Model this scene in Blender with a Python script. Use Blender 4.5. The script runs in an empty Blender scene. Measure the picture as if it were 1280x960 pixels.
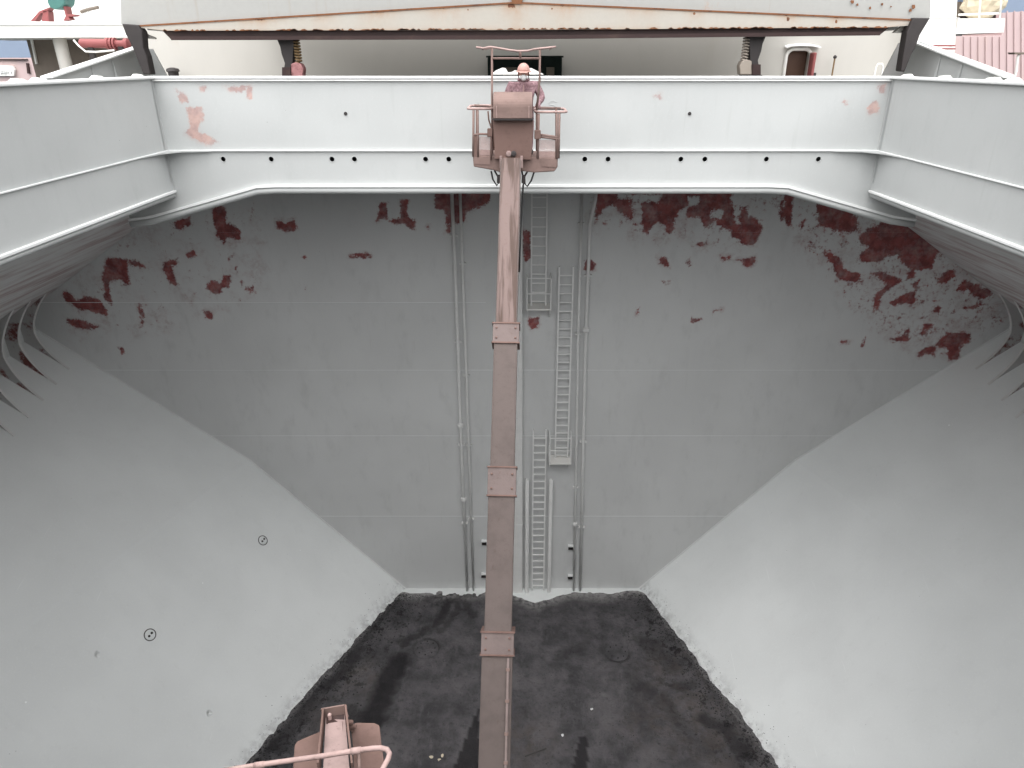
import bpy, bmesh, math, random
import numpy as np
from mathutils import Vector, Matrix, noise
from mathutils.bvhtree import BVHTree
random.seed(7)
R = math.radians
sc = bpy.context.scene
C = sc.collection

# ------------------------------------------------------------------ camera
ZC = 19.05                       # eye height over the hold floor, metres
F_PX, CX, PITCH = 880.0, 653.0, R(24.7)
cam = bpy.data.cameras.new('camera')
cam.sensor_width = 36.0
cam.lens = 36.0 * F_PX / 1280.0
cam.shift_x = -13.0 / 1280.0
cam.clip_start, cam.clip_end = 0.1, 3000
camo = bpy.data.objects.new('camera', cam)
camo.location = (0, 0, ZC)
camo.rotation_euler = (math.pi / 2 - PITCH, 0, 0)
C.objects.link(camo)
sc.camera = camo

# ------------------------------------------------------------------ sky, sun, exposure
SUN_EL, SUN_AZ = R(71), R(190)    # broad soft overcast light from high behind the viewer
w = bpy.data.worlds.new('World'); sc.world = w; w.use_nodes = True
nt = w.node_tree; nt.nodes.clear()
sky = nt.nodes.new('ShaderNodeTexSky'); sky.sky_type = 'NISHITA'; sky.sun_disc = False
sky.sun_elevation = SUN_EL; sky.sun_rotation = SUN_AZ
sky.air_density = 1.0; sky.dust_density = 5.0; sky.ozone_density = 1.0
hsv = nt.nodes.new('ShaderNodeHueSaturation'); hsv.inputs['Saturation'].default_value = 0.12
bg = nt.nodes.new('ShaderNodeBackground'); bg.inputs['Strength'].default_value = 0.062
wo = nt.nodes.new('ShaderNodeOutputWorld')
nt.links.new(sky.outputs[0], hsv.inputs['Color']); nt.links.new(hsv.outputs[0], bg.inputs['Color'])
nt.links.new(bg.outputs[0], wo.inputs['Surface'])
sl = bpy.data.lights.new('sun', 'SUN'); sl.energy = 1.5; sl.angle = R(128); sl.color = (1.0, 0.995, 0.985)
so = bpy.data.objects.new('sun', sl); C.objects.link(so)
sdir = Vector((math.sin(SUN_AZ) * math.cos(SUN_EL), math.cos(SUN_AZ) * math.cos(SUN_EL), math.sin(SUN_EL)))
so.rotation_euler = sdir.to_track_quat('Z', 'Y').to_euler()
so.location = (-20, -10, 50)
vs = sc.view_settings
vs.view_transform = 'Standard'; vs.look = 'None'; vs.exposure = 1.97; vs.gamma = 1.0
vs.use_curve_mapping = False
sc.cycles.max_bounces = 7
sc.cycles.diffuse_bounces = 6
sc.cycles.glossy_bounces = 2
sc.cycles.use_adaptive_sampling = True
sc.cycles.adaptive_threshold = 0.02
sc.cycles.caustics_reflective = False
sc.cycles.caustics_refractive = False
sc.cycles.use_denoising = True

# ------------------------------------------------------------------ helpers
def ray(x, y):
    u, v = (x - CX) / F_PX, (480 - y) / F_PX
    cp, sp = math.cos(PITCH), math.sin(PITCH)
    return Vector((u, cp + v * sp, -sp + v * cp))
def P(x, y, Y):                              # photograph point -> place on the plane Y metres away
    d = ray(x, y)
    return Vector((d.x / d.y * Y, Y, ZC + d.z / d.y * Y))
def PZ(x, y, z):                             # photograph point -> place on the level z
    d = ray(x, y); t = (z - ZC) / d.z
    return Vector((d.x * t, d.y * t, z))

ORG = {}
class MB:
    def __init__(s): s.v = []; s.f = []
    def add(s, vs_, fs):
        o = len(s.v); s.v += [tuple(p) for p in vs_]; s.f += [tuple(i + o for i in q) for q in fs]; return s
    def box(s, c, d, rot=None):
        pts = [Vector((sx * d[0] / 2, sy * d[1] / 2, sz * d[2] / 2)) for sz in (-1, 1) for sx, sy in ((-1, -1), (1, -1), (1, 1), (-1, 1))]
        if rot: pts = [rot @ p for p in pts]
        return s.add([p + Vector(c) for p in pts], [(3, 2, 1, 0), (4, 5, 6, 7), (0, 1, 5, 4), (1, 2, 6, 5), (2, 3, 7, 6), (3, 0, 4, 7)])
    def box2(s, a, b):
        a, b = Vector(a), Vector(b); return s.box((a + b) / 2, [abs(q) for q in (b - a)])
    def prism(s, poly, vec):
        n = len(poly); vec = Vector(vec); poly = [Vector(p) for p in poly]
        return s.add(poly + [p + vec for p in poly],
                     [tuple(range(n)), tuple(range(2 * n - 1, n - 1, -1))] + [(i, i + n, (i + 1) % n + n, (i + 1) % n) for i in range(n)])
    def px(s, poly, Y, depth):
        return s.prism([P(x, y, Y) for x, y in poly], (0, depth, 0))
    def tube(s, pts, r, n=8, closed=False):
        pts = [Vector(p) for p in pts]; m = len(pts); rs = r if isinstance(r, (list, tuple)) else [r] * m
        o = len(s.v); prev = None
        for i, p in enumerate(pts):
            if closed: t = pts[(i + 1) % m] - pts[i - 1]
            else: t = pts[min(i + 1, m - 1)] - pts[max(i - 1, 0)]
            t.normalize()
            a = prev if prev is not None else (Vector((0, 0, 1)) if abs(t.z) < .9 else Vector((1, 0, 0)))
            b = t.cross(a).normalized(); a = b.cross(t).normalized(); prev = a
            for k in range(n):
                q = 2 * math.pi * k / n
                s.v.append(tuple(p + (a * math.cos(q) + b * math.sin(q)) * rs[i]))
        for i in range(m if closed else m - 1):
            j = (i + 1) % m
            for k in range(n):
                l = (k + 1) % n
                s.f.append((o + i * n + k, o + i * n + l, o + j * n + l, o + j * n + k))
        if not closed:
            s.f.append(tuple(o + k for k in range(n - 1, -1, -1))); s.f.append(tuple(o + (m - 1) * n + k for k in range(n)))
        return s
    def bar(s, a, b, wd, hg, up=(0, 0, 1)):
        a, b = Vector(a), Vector(b); t = (b - a).normalized(); u = Vector(up)
        x = t.cross(u).normalized(); u = x.cross(t).normalized()
        q = [x * (i * wd / 2) + u * (j * hg / 2) for i, j in ((-1, -1), (1, -1), (1, 1), (-1, 1))]
        return s.add([a + k for k in q] + [b + k for k in q], [(0, 1, 2, 3), (7, 6, 5, 4), (0, 4, 5, 1), (1, 5, 6, 2), (2, 6, 7, 3), (3, 7, 4, 0)])
    def lathe(s, c, ax, prof, n=20):         # prof: (radius, height along ax)
        c, ax = Vector(c), Vector(ax).normalized()
        a = ax.orthogonal().normalized(); b = ax.cross(a); o = len(s.v)
        for r, h in prof:
            for k in range(n):
                q = 2 * math.pi * k / n
                s.v.append(tuple(c + ax * h + (a * math.cos(q) + b * math.sin(q)) * max(r, .0005)))
        for i in range(len(prof) - 1):
            for k in range(n):
                l = (k + 1) % n
                s.f.append((o + i * n + k, o + i * n + l, o + (i + 1) * n + l, o + (i + 1) * n + k))
        s.f.append(tuple(o + k for k in range(n - 1, -1, -1))); s.f.append(tuple(o + (len(prof) - 1) * n + k for k in range(n)))
        return s
    def build(s, name, m, parent=None, smooth=False, bevel=0, org=None, autosmooth=False):
        V = [Vector(p) for p in s.v]
        if parent is not None: og = ORG[parent.name]
        elif org is not None: og = Vector(org)
        else:
            og = Vector(((min(p.x for p in V) + max(p.x for p in V)) / 2, (min(p.y for p in V) + max(p.y for p in V)) / 2, min(p.z for p in V)))
        me = bpy.data.meshes.new(name)
        me.from_pydata([tuple(p - og) for p in V], [], s.f); me.update()
        bm = bmesh.new(); bm.from_mesh(me); bmesh.ops.recalc_face_normals(bm, faces=bm.faces); bm.to_mesh(me); bm.free()
        if smooth or autosmooth:
            me.polygons.foreach_set('use_smooth', [True] * len(me.polygons))
        if autosmooth: me.set_sharp_from_angle(angle=R(35))
        if m: me.materials.append(m)
        o = bpy.data.objects.new(name, me); C.objects.link(o)
        if parent is not None: o.parent = parent
        else: o.location = og
        ORG[o.name] = og
        if bevel:
            b = o.modifiers.new('bevel', 'BEVEL'); b.width = bevel; b.segments = 2; b.limit_method = 'ANGLE'
        return o
def piece(src, parent, off):                  # a copy that shares its mesh, moved by off
    c = src.copy(); C.objects.link(c); c.parent = parent; c.location = Vector(src.location) + Vector(off); ORG[c.name] = ORG[src.name]
    return c
def tag(o, label=None, cat=None, group=None, kind=None):
    if label: o['label'] = label
    if cat: o['category'] = cat
    if group: o['group'] = group
    if kind: o['kind'] = kind
    return o
def thing(name, loc, label=None, cat=None, group=None, kind=None):
    o = bpy.data.objects.new(name, None); o.empty_display_size = .3; C.objects.link(o); o.location = loc; ORG[o.name] = Vector(loc)
    return tag(o, label, cat, group, kind)
def px_sdf(polys, X, Zz, Y, holes=()):        # signed distance (inside > 0) of photo-traced paint flakes on the plane Y
    best = np.full(X.shape, -9.0)
    def sd(poly):
        pts = [(P(a, b, Y).x, P(a, b, Y).z) for a, b in poly]
        d = np.full(X.shape, 1e9); ins = np.zeros(X.shape, bool); n = len(pts)
        for i in range(n):
            (ax, az), (bx, bz) = pts[i], pts[(i + 1) % n]
            ex, ez = bx - ax, bz - az; L = ex * ex + ez * ez + 1e-12
            t = np.clip(((X - ax) * ex + (Zz - az) * ez) / L, 0, 1)
            d = np.minimum(d, (X - ax - t * ex) ** 2 + (Zz - az - t * ez) ** 2)
            c = ((az > Zz) != (bz > Zz)) & (X < (bx - ax) * (Zz - az) / (bz - az + 1e-12) + ax)
            ins ^= c
        return np.where(ins, 1, -1) * np.sqrt(d)
    for p in polys: best = np.maximum(best, sd(p))
    for h in holes: best = np.minimum(best, -sd(h))
    return best
def float_attr(o, name, vals):
    a = o.data.attributes.new(name, 'FLOAT', 'POINT'); a.data.foreach_set('value', np.asarray(vals, dtype=np.float32).ravel())

# ------------------------------------------------------------------ materials
class NT:
    def __init__(s, name):
        s.m = bpy.data.materials.new(name); s.m.use_nodes = True; s.t = s.m.node_tree; s.b = s.t.nodes['Principled BSDF']
        g = s.n('ShaderNodeNewGeometry'); s.pos = g.outputs['Position']
    def n(s, k, **kw):
        x = s.t.nodes.new(k)
        for a, b in kw.items(): setattr(x, a, b)
        return x
    def l(s, a, b): s.t.links.new(a, b)
    def put(s, sock, v):
        if hasattr(v, 'is_output'): s.l(v, sock)
        else: sock.default_value = v
    def math(s, op, a, b=0.0, clamp=False):
        x = s.n('ShaderNodeMath', operation=op, use_clamp=clamp); s.put(x.inputs[0], a); s.put(x.inputs[1], b); return x.outputs[0]
    def noise(s, scale, detail=4, rough=.55, stretch=None, off=0):
        x = s.n('ShaderNodeTexNoise'); x.inputs['Scale'].default_value = scale; x.inputs['Detail'].default_value = detail; x.inputs['Roughness'].default_value = rough
        v = s.pos
        if stretch or off:
            mp = s.n('ShaderNodeMapping'); mp.inputs['Scale'].default_value = stretch or (1, 1, 1); mp.inputs['Location'].default_value = (off, off * .7, off * 1.3)
            s.l(v, mp.inputs['Vector']); v = mp.outputs[0]
        s.l(v, x.inputs['Vector']); return x.outputs['Fac']
    def vor(s, scale, stretch=None, feature='F1'):
        x = s.n('ShaderNodeTexVoronoi', feature=feature); x.inputs['Scale'].default_value = scale; v = s.pos
        if stretch:
            mp = s.n('ShaderNodeMapping'); mp.inputs['Scale'].default_value = stretch; s.l(v, mp.inputs['Vector']); v = mp.outputs[0]
        s.l(v, x.inputs['Vector']); return x.outputs['Distance']
    def step(s, v, lo, hi):
        x = s.n('ShaderNodeMapRange', interpolation_type='SMOOTHSTEP'); s.put(x.inputs['Value'], v)
        x.inputs['From Min'].default_value = lo; x.inputs['From Max'].default_value = hi; return x.outputs[0]
    def mix(s, f, a, b):
        x = s.n('ShaderNodeMix', data_type='RGBA'); s.put(x.inputs['Factor'], f)
        s.put(x.inputs['A'], (*a, 1) if isinstance(a, tuple) else a); s.put(x.inputs['B'], (*b, 1) if isinstance(b, tuple) else b)
        return x.outputs['Result']
    def attr(s, name):
        return s.n('ShaderNodeAttribute', attribute_name=name).outputs['Fac']
    def out(s, col, rough=.6, bumps=(), metal=0.0, spec=.4):
        s.put(s.b.inputs['Base Color'], (*col, 1) if isinstance(col, tuple) else col)
        s.put(s.b.inputs['Roughness'], rough); s.b.inputs['Metallic'].default_value = metal
        s.b.inputs['Specular IOR Level'].default_value = spec
        nrm = None
        for h, st, di in bumps:
            x = s.n('ShaderNodeBump'); x.inputs['Strength'].default_value = st; x.inputs['Distance'].default_value = di
            s.l(h, x.inputs['Height'])
            if nrm: s.l(nrm, x.inputs['Normal'])
            nrm = x.outputs[0]
        if nrm: s.l(nrm, s.b.inputs['Normal'])
        return s.m
def sc3(c, k): return tuple(min(1, q * k) for q in c)

GREY = (0.715, 0.735, 0.73)
RED = (0.225, 0.042, 0.044)
def paint_mat(name, base=GREY, patch=0.0, red=RED, streak=.5, dents=0.0, grime=.35, rough=.55):
    k = NT(name)
    n1 = k.noise(.35, 2, off=3); n2 = k.noise(2.2, 4, .65, (1, 1, .45)); n3 = k.noise(22, 1, .7)
    c = k.mix(k.step(n1, .3, .7), sc3(base, .96), sc3(base, 1.03))
    c = k.mix(k.math('MULTIPLY', k.step(n2, .5, .85), grime), c, sc3(base, .74))
    c = k.mix(k.math('MULTIPLY', k.step(n3, .55, .8), .16), c, sc3(base, 1.22))
    # thin runs and scuffs
    st = k.noise(7, 2, .7, (1, 1, .06)); c = k.mix(k.math('MULTIPLY', k.step(st, .62, .8), .25 * streak), c, (base[0] * .72, base[1] * .70, base[2] * .68))
    sp = k.vor(3.1); c = k.mix(k.math('MULTIPLY', k.step(sp, .035, .015), k.step(k.noise(.8, 2, off=9), .55, .6)), c, sc3(base, .35))
    if patch > 0:
        a = k.attr('patch'); e = k.noise(8, 5, .75, off=5); e2 = k.noise(2.4, 3, .6, off=21)
        f = k.math('ADD', a, k.math('MULTIPLY', k.math('SUBTRACT', e, .5), .38)); f = k.math('ADD', f, k.math('MULTIPLY', k.math('SUBTRACT', e2, .5), .24))
        isl = k.step(k.noise(4.5, 4, .7, off=31), .50, .60)                       # grey paint left standing inside a flake
        f = k.math('SUBTRACT', f, k.math('MULTIPLY', isl, .05))
        core = k.step(f, .445, .545); halo = k.math('MULTIPLY', k.step(f, .33, .52), k.math('MULTIPLY', k.step(k.noise(1.7, 3, .6, off=12), .42, .7), .38))
        fade = k.math('ADD', .50, k.math('MULTIPLY', k.noise(3.1, 4, .7, off=2), .9), True)
        m_ = k.math('MAXIMUM', k.math('MULTIPLY', core, fade), halo)
        rc = k.mix(k.step(k.noise(3.3, 4, .65, off=8), .35, .68), sc3(red, .7), (red[0] * 1.35, red[1] * 1.7, red[2] * 1.5))
        c = k.mix(k.math('MULTIPLY', m_, patch), c, rc)
    bumps = [(k.noise(1.1, 0), .25, .06), (k.noise(60, 1, .7), .12, .006)]
    if dents:
        dv = k.vor(.42); dn = k.step(k.math('ADD', dv, k.math('MULTIPLY', k.noise(5, 2, .6, off=50), .06)), .075, .02); bumps.insert(0, (dn, 1.0, -.10))
        sx = k.n('ShaderNodeSeparateXYZ'); k.l(k.pos, sx.inputs[0]); wv = k.math('MULTIPLY', k.math('SINE', k.math('MULTIPLY', sx.outputs['Y'], 7.85)), k.step(k.noise(.25, 1, off=14), .35, .7)); bumps.insert(0, (wv, .22, .02))
        c = k.mix(k.math('MULTIPLY', k.math('MULTIPLY', k.step(sx.outputs['Z'], .60, .03), k.step(k.noise(3.2, 5, .7, off=33), .38, .66)), .6), c, (.26, .255, .26))
        bl_ = k.vor(.9); c = k.mix(k.math('MULTIPLY', k.step(bl_, .030, .012), k.step(k.noise(.5, 1, off=40), .5, .55)), c, sc3(base, 1.3))
        bumps.insert(0, (k.noise(.55, 2, off=4), .5, .12))
        sv = k.noise(30, 2, .5, (1, .02, .05)); c = k.mix(k.math('MULTIPLY', k.step(sv, .72, .8), .3), c, sc3(base, 1.3))
    r = k.math('ADD', rough - .1, k.math('MULTIPLY', n2, .25))
    return k.out(c, r, bumps)
def plain(name, base, rough=.6, var=.12, bump=.15, scale=6, spec=.4, metal=0.0, second=None, lo=.5, hi=.7, stretch=None):
    k = NT(name); n1 = k.noise(scale, 5, .65, stretch); n2 = k.noise(scale * 6, 3, .6)
    c = k.mix(n1, sc3(base, 1 - var), sc3(base, 1 + var)); c = k.mix(k.math('MULTIPLY', n2, var), c, sc3(base, .6))
    if second: c = k.mix(k.step(k.noise(scale * .6, 6, .7, stretch, off=4), lo, hi), c, second)
    return k.out(c, rough, [(n2, bump, .01)], metal, spec)

M = {}
M['hold'] = paint_mat('hold_paint')
M['bulkhead'] = paint_mat('bulkhead_paint', (0.595, .602, .60), patch=.97, grime=.42, streak=.9)
M['coaming'] = paint_mat('coaming_paint', (.438, .450, .447), patch=.6, red=(.40, .16, .14), grime=.3, streak=.8)
M['hopper'] = paint_mat('hopper_paint', (.752, .772, .770), dents=.45, grime=.14, rough=.5)
def topside():
    k = NT('topside_paint'); s1 = k.noise(2.4, 5, .65, (1.2, .12, 1.2)); s2 = k.noise(12, 4, .6, (1, .05, 1))
    c = k.mix(k.math('MULTIPLY', k.step(s1, .42, .68), .62), (.60, .60, .595), (.26, .11, .11)); c = k.mix(k.math('MULTIPLY', k.step(s2, .5, .72), .25), c, (.2, .14, .13))
    return k.out(c, .6, [(s2, .08, .02)])
M['topside'] = topside()
M['frame'] = plain('frame_paint', (.46, .455, .45), second=(.17, .055, .05), lo=.52, hi=.62, scale=1.6)
M['fitting'] = plain('fitting_paint', (.72, .72, .71), var=.15, second=(.22, .20, .19), lo=.62, hi=.8, scale=2.5)
M['trim'] = plain('trim_paint', (.72, .73, .725), var=.08)
M['white'] = plain('white_paint', (.78, .77, .74), var=.05, second=(.6, .53, .45), lo=.66, hi=.95, scale=.8, stretch=(1, 1, .3))
M['offwhite'] = plain('cream_paint', (.46, .445, .415), var=.06, second=(.36, .30, .24), lo=.58, hi=.95, scale=.9, stretch=(1, 1, .25))
M['dark'] = plain('dark_steel', (.03, .025, .025), var=.3)
M['black'] = plain('void_black', (.01, .01, .01))
M['rubber'] = plain('black_rubber', (.025, .024, .025), rough=.7)
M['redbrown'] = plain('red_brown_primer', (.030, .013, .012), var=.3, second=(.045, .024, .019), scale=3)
M['red'] = plain('red_paint', (.26, .075, .075), var=.2)
M['teal'] = plain('teal_paint', (.06, .17, .15), var=.2)
M['green'] = plain('dark_green_paint', (.010, .026, .022), var=.3)
M['brown'] = plain('door_brown', (.075, .035, .02), var=.2)
M['pinkhull'] = plain('faded_red_hull', (.54, .41, .405), var=.08, scale=.5, second=(.52, .40, .37), stretch=(2, 2, .15))
M['bluegrey'] = plain('far_hull_blue', (.22, .27, .36), var=.08, scale=.3)
M['chain'] = plain('rusty_chain', (.20, .13, .06), var=.4, scale=20)
M['cream'] = plain('cream_canvas', (.55, .48, .36), var=.15, scale=3)
M['tan'] = plain('tan_panel', (.30, .26, .22), var=.1)
M['recess'] = plain('recess_brown', (.16, .13, .105), var=.12)
M['skin'] = plain('skin', (.36, .18, .14), var=.1, scale=20)
M['mask'] = plain('respirator_white', (.62, .62, .62), var=.05, scale=30)
M['eye_and_shade'] = plain('eye_and_shade_dark', (.05, .04, .04), rough=.3)  # dark of the eyes and of the painted shade under the brim
M['coverall'] = plain('dusty_coverall', (.27, .17, .183), var=.2, scale=9, second=(.15, .085, .095), lo=.45, hi=.65, rough=.9)
M['helmet'] = plain('dusty_helmet', (.46, .27, .235), var=.12, scale=15, rough=.6)
def cloth():
    k = NT('dusty_coverall_cloth'); n = k.noise(9, 5, .65); fo = k.noise(7, 3, .6, (1, 1, .5), off=3)
    c = k.mix(k.step(n, .4, .68), (.29, .185, .20), (.16, .092, .102)); return k.out(c, .95, [(fo, 1.0, .12), (n, .3, .02)], 0, .15)
M['coverall'] = cloth()
M['hood'] = plain('dark_hood', (.03, .02, .02), var=.2, scale=20, rough=.9)
M['glove'] = plain('dusty_glove', (.28, .18, .17), var=.2, scale=20, rough=.9)
def dust(name, a, b, lo=.42, hi=.7, sc_=3.0, wear=(.09, .055, .047)):
    k = NT(name); n1 = k.noise(sc_, 6, .65); n2 = k.noise(14, 4, .7); n3 = k.noise(1.1, 3, .5, off=7)
    c = k.mix(k.step(n1, lo, hi), a, b); c = k.mix(k.math('MULTIPLY', k.step(n2, .55, .75), .45), c, wear)
    c = k.mix(k.math('MULTIPLY', k.step(n3, .5, .7), .3), c, sc3(a, 1.2))
    return k.out(c, .85, [(n2, .25, .01)], 0, .2)
M['dust'] = dust('iron_dust_paint', (.195, .135, .120), (.152, .106, .094))
M['boom'] = dust('iron_dust_boom', (.110, .089, .083), (.092, .074, .069), wear=(.07, .048, .043))
M['boom_light'] = dust('iron_dust_collar', (.150, .118, .112), (.122, .096, .091))
M['dust_brown'] = dust('iron_dust_brown', (.15, .096, .083), (.115, .073, .062))
M['dust_light'] = dust('iron_dust_light', (.275, .20, .188), (.205, .15, .14))
M['dust_rail'] = dust('iron_dust_rail', (.37, .265, .247), (.28, .20, .186), sc_=8)
def boom_tip():
    k = NT('boom_tip_worn'); st = k.noise(5, 4, .6, (1.6, .12, .12)); n2 = k.noise(14, 4, .7)
    c = k.mix(k.step(st, .44, .60), (.165, .122, .113), (.085, .06, .052)); c = k.mix(k.math('MULTIPLY', k.step(n2, .55, .75), .4), c, (.13, .075, .06))
    return k.out(c, .85, [(n2, .25, .01)], 0, .2)
M['boom_tip'] = boom_tip()
def rusty(name, base, amt):
    k = NT(name); n = k.noise(1.3, 7, .7, (1, 1, .5)); n2 = k.noise(10, 4, .7); st = k.noise(6, 4, .6, (1, 1, .08), off=3)
    c = k.mix(n2, sc3(base, .93), sc3(base, 1.05))
    c = k.mix(k.math('MULTIPLY', k.step(st, .55, .8), .35), c, (base[0] * .85, base[1] * .72, base[2] * .56))
    c = k.mix(k.math('MULTIPLY', k.step(n, amt, amt + .13), .75), c, (.42, .20, .09)); c = k.mix(k.step(n, amt + .12, amt + .17), c, (.16, .055, .025))
    return k.out(c, .7, [(n2, .2, .01)])
M['cover'] = rusty('hatch_cover_paint', (.335, .335, .322), .61)
M['cover_low'] = rusty('hatch_cover_low_shading', (.40, .375, .335), .60)  # cover paint again, the lower plate's different shading put in as beige
M['rust'] = plain('rust', (.20, .085, .04), var=.4, scale=9, rough=.9, second=(.07, .03, .02))
def coal():
    k = NT('coal'); n1 = k.noise(.9, 5, .65); n2 = k.noise(6, 7, .72); n3 = k.noise(34, 5, .75)
    c = k.mix(k.step(n1, .3, .72), (.052, .050, .054), (.122, .116, .121))
    c = k.mix(k.math('MULTIPLY', k.step(k.noise(1.6, 6, .7, (1.6, .5, 1), off=23), .52, .74), .5), c, (.15, .145, .147))
    c = k.mix(k.math('MULTIPLY', k.step(n2, .50, .70), .5), c, (.034, .032, .035))
    c = k.mix(k.math('MULTIPLY', k.step(k.noise(2.6, 7, .75, off=17), .52, .62), k.attr('clod')), c, (.017, .016, .017))
    c = k.mix(k.math('MULTIPLY', k.attr('brown'), k.step(k.noise(2.2, 6, .7, off=6), .38, .68)), c, (.088, .072, .064))
    c = k.mix(k.math('MULTIPLY', k.step(n3, .58, .75), .35), c, (.12, .115, .115))
    c = k.mix(k.math('MULTIPLY', k.attr('pale'), k.step(n2, .30, .62)), c, (.36, .35, .345))
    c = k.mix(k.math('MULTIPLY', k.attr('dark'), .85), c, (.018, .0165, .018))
    return k.out(c, .92, [(n2, .9, .11), (n3, .8, .03)], 0, .2)
M['coal'] = coal()
M['coal_lump'] = plain('coal_lump', (.022, .021, .023), rough=.75, var=.5, scale=12)
def water():
    k = NT('sea'); return k.out((.05, .07, .08), .15, [(k.noise(.4, 4), .4, .3)])
M['water'] = water()

# ================================================================== THE HOLD
YB, YE = 22.0, 15.1               # aft bulkhead, hatch end coaming
ZT, ZL, ZK, ZS = ZC - .285, ZC - 1.68, ZC - 2.36, ZC - 2.46    # coaming top, ledge (deck level), beam bottom
XW = 16.15                        # side shell
XH = 7.27                         # half hatch width
DECK = 17.40
# sections of the hopper: Y, floor x, knee x, knee z, top x, top z
SEC = [(22.06, 4.62, 9.85, 5.90, 16.2, 10.98), (15.6, 7.25, 12.25, 5.80, 16.2, 9.5), (10.0, 9.5, 14.0, 5.75, 16.2, 8.3), (5.0, 10.7, 14.5, 5.7, 16.2, 8.0), (-6.1, 10.9, 14.6, 5.7, 16.2, 8.0)]
def sec(Y):
    for a, b in zip(SEC[:-1], SEC[1:]):
        if Y >= b[0]:
            t = (a[0] - Y) / (a[0] - b[0]); return [p + (q - p) * t for p, q in zip(a[1:], b[1:])]
    return list(SEC[-1][1:])

def xsh(Y): return -.32 * max(0, min(1, (22 - Y) / 6.4))       # the tank top runs slightly off the centre line
# floor
o = MB().box2((-11.6, -6, -.3), (11.6, 22.05, 0)).build('floor', M['hold'], org=(0, 8, 0)); tag(o, 'pale steel tank top showing along the bulkhead foot', 'floor', kind='structure')

# bulkhead: strakes of plate with weld seams between them
flakes = []
def zp(x0, y0, s, pts): return [(x0 + a / s, y0 + b / s) for a, b in pts]
A = lambda pts: flakes.append(zp(60, 240, 4.8, pts))
A([(95,590),(120,600),(170,645),(230,625),(300,640),(345,690),(360,750),(250,715),(170,700),(110,660),(85,620)])
A([(95,750),(180,765),(250,790),(320,815),(250,830),(170,815),(115,785)])
A([(350,390),(480,400),(485,520),(500,560),(450,550),(430,520),(370,540),(380,650),(395,690),(340,640),(335,540),(320,520)])
A([(480,395),(530,405),(590,445),(600,470),(500,440)]); A([(690,420),(760,400),(790,430),(740,450),(770,530),(785,580),(730,550),(690,480)])
A([(820,370),(880,350),(885,385),(830,400)]); A([(980,90),(1070,90),(1075,180),(1160,230),(1160,295),(1085,270),(1050,310),(1010,270),(990,180)])
A([(760,170),(850,150),(850,200),(790,230),(760,210)]); A([(945,560),(980,525),(1040,550),(1050,500),(1095,500),(1095,580),(1050,575),(1040,610),(980,610)])
A([(1150,530),(1170,530),(1180,570),(1240,560),(1240,600),(1160,580)]); A([(925,705),(990,730),(990,770),(950,750)])
A([(550,670),(580,740),(570,820),(555,810),(560,760),(530,700)]); A([(420,930),(445,930),(465,965),(440,975)]); A([(1060,400),(1110,378),(1090,415)])
A([(1126,440),(1134,440),(1132,492),(1126,490)])
A = lambda pts: flakes.append(zp(340, 240, 4.571, pts))
A([(20,165),(60,150),(75,180),(130,150),(150,210),(100,230),(30,215)])
A([(610,65),(665,60),(660,145),(690,160),(740,150),(730,60),(720,45),(800,45),(770,65),(775,145),(820,160),(820,215),(790,215),(760,185),(690,185),(640,150),(590,175),(600,140)])
A([(430,355),(520,350),(545,345),(572,365),(560,378),(440,374)]); A([(150,362),(205,366),(180,385)])
A([(930,0),(1250,0),(1250,40),(1200,90),(1110,110),(1100,180),(1000,180),(1000,100),(930,105)]); A([(180,530),(190,528),(188,556),(182,555)]); A([(885,195),(897,195),(893,212)])
A = lambda pts: flakes.append(zp(730, 235, 5.12, pts))
A([(75,-20),(950,-20),(945,100),(990,110),(1040,120),(1050,180),(1100,190),(1130,240),(1145,265),(1120,310),(1090,370),(1010,370),(985,330),(940,320),(945,270),(850,245),(840,215),(800,250),(760,245),(740,195),(690,190),(650,200),(660,120),(600,160),(570,295),(520,290),(520,240),(480,215),(430,245),(420,285),(375,285),(370,235),(310,240),(280,190),(220,150),(180,105),(120,150),(80,210),(70,240)])
for pts in ([(470,440),(520,435),(550,510),(480,485)], [(640,470),(680,435),(690,505),(640,490)], [(490,596),(555,594),(540,615),(500,612)], [(690,375),(740,345),(780,350),(760,375)],
            [(800,365),(840,350),(820,375)], [(870,430),(900,445),(945,430),(940,455),(890,465)], [(960,450),(1010,455),(1095,440),(1090,490),(1040,515),(1000,470),(965,465)],
            [(818,812),(830,780),(890,768),(885,784),(840,792),(828,818)], [(685,860),(690,820),(710,840),(760,838),(742,852)], [(340,770),(355,770),(350,825),(335,825)],
            [(0,460),(40,455),(80,480),(70,525),(20,535),(0,520)], [(1170,440),(1190,428),(1185,458)], [(1250,80),(1280,60),(1280,200),(1255,210)]): A(pts)
holes = [zp(730, 235, 5.12, q) for q in ([(210,40),(510,40),(470,90),(330,80),(215,65)], [(290,90),(360,90),(370,180),(350,230),(315,200),(320,150)], [(670,60),(740,50),(720,115),(670,110)],
         [(820,140),(885,130),(880,190),(820,190)], [(960,90),(1005,140),(1000,230),(960,210)])]
A = lambda pts: flakes.append(zp(980, 240, 4.173, pts))
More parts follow.
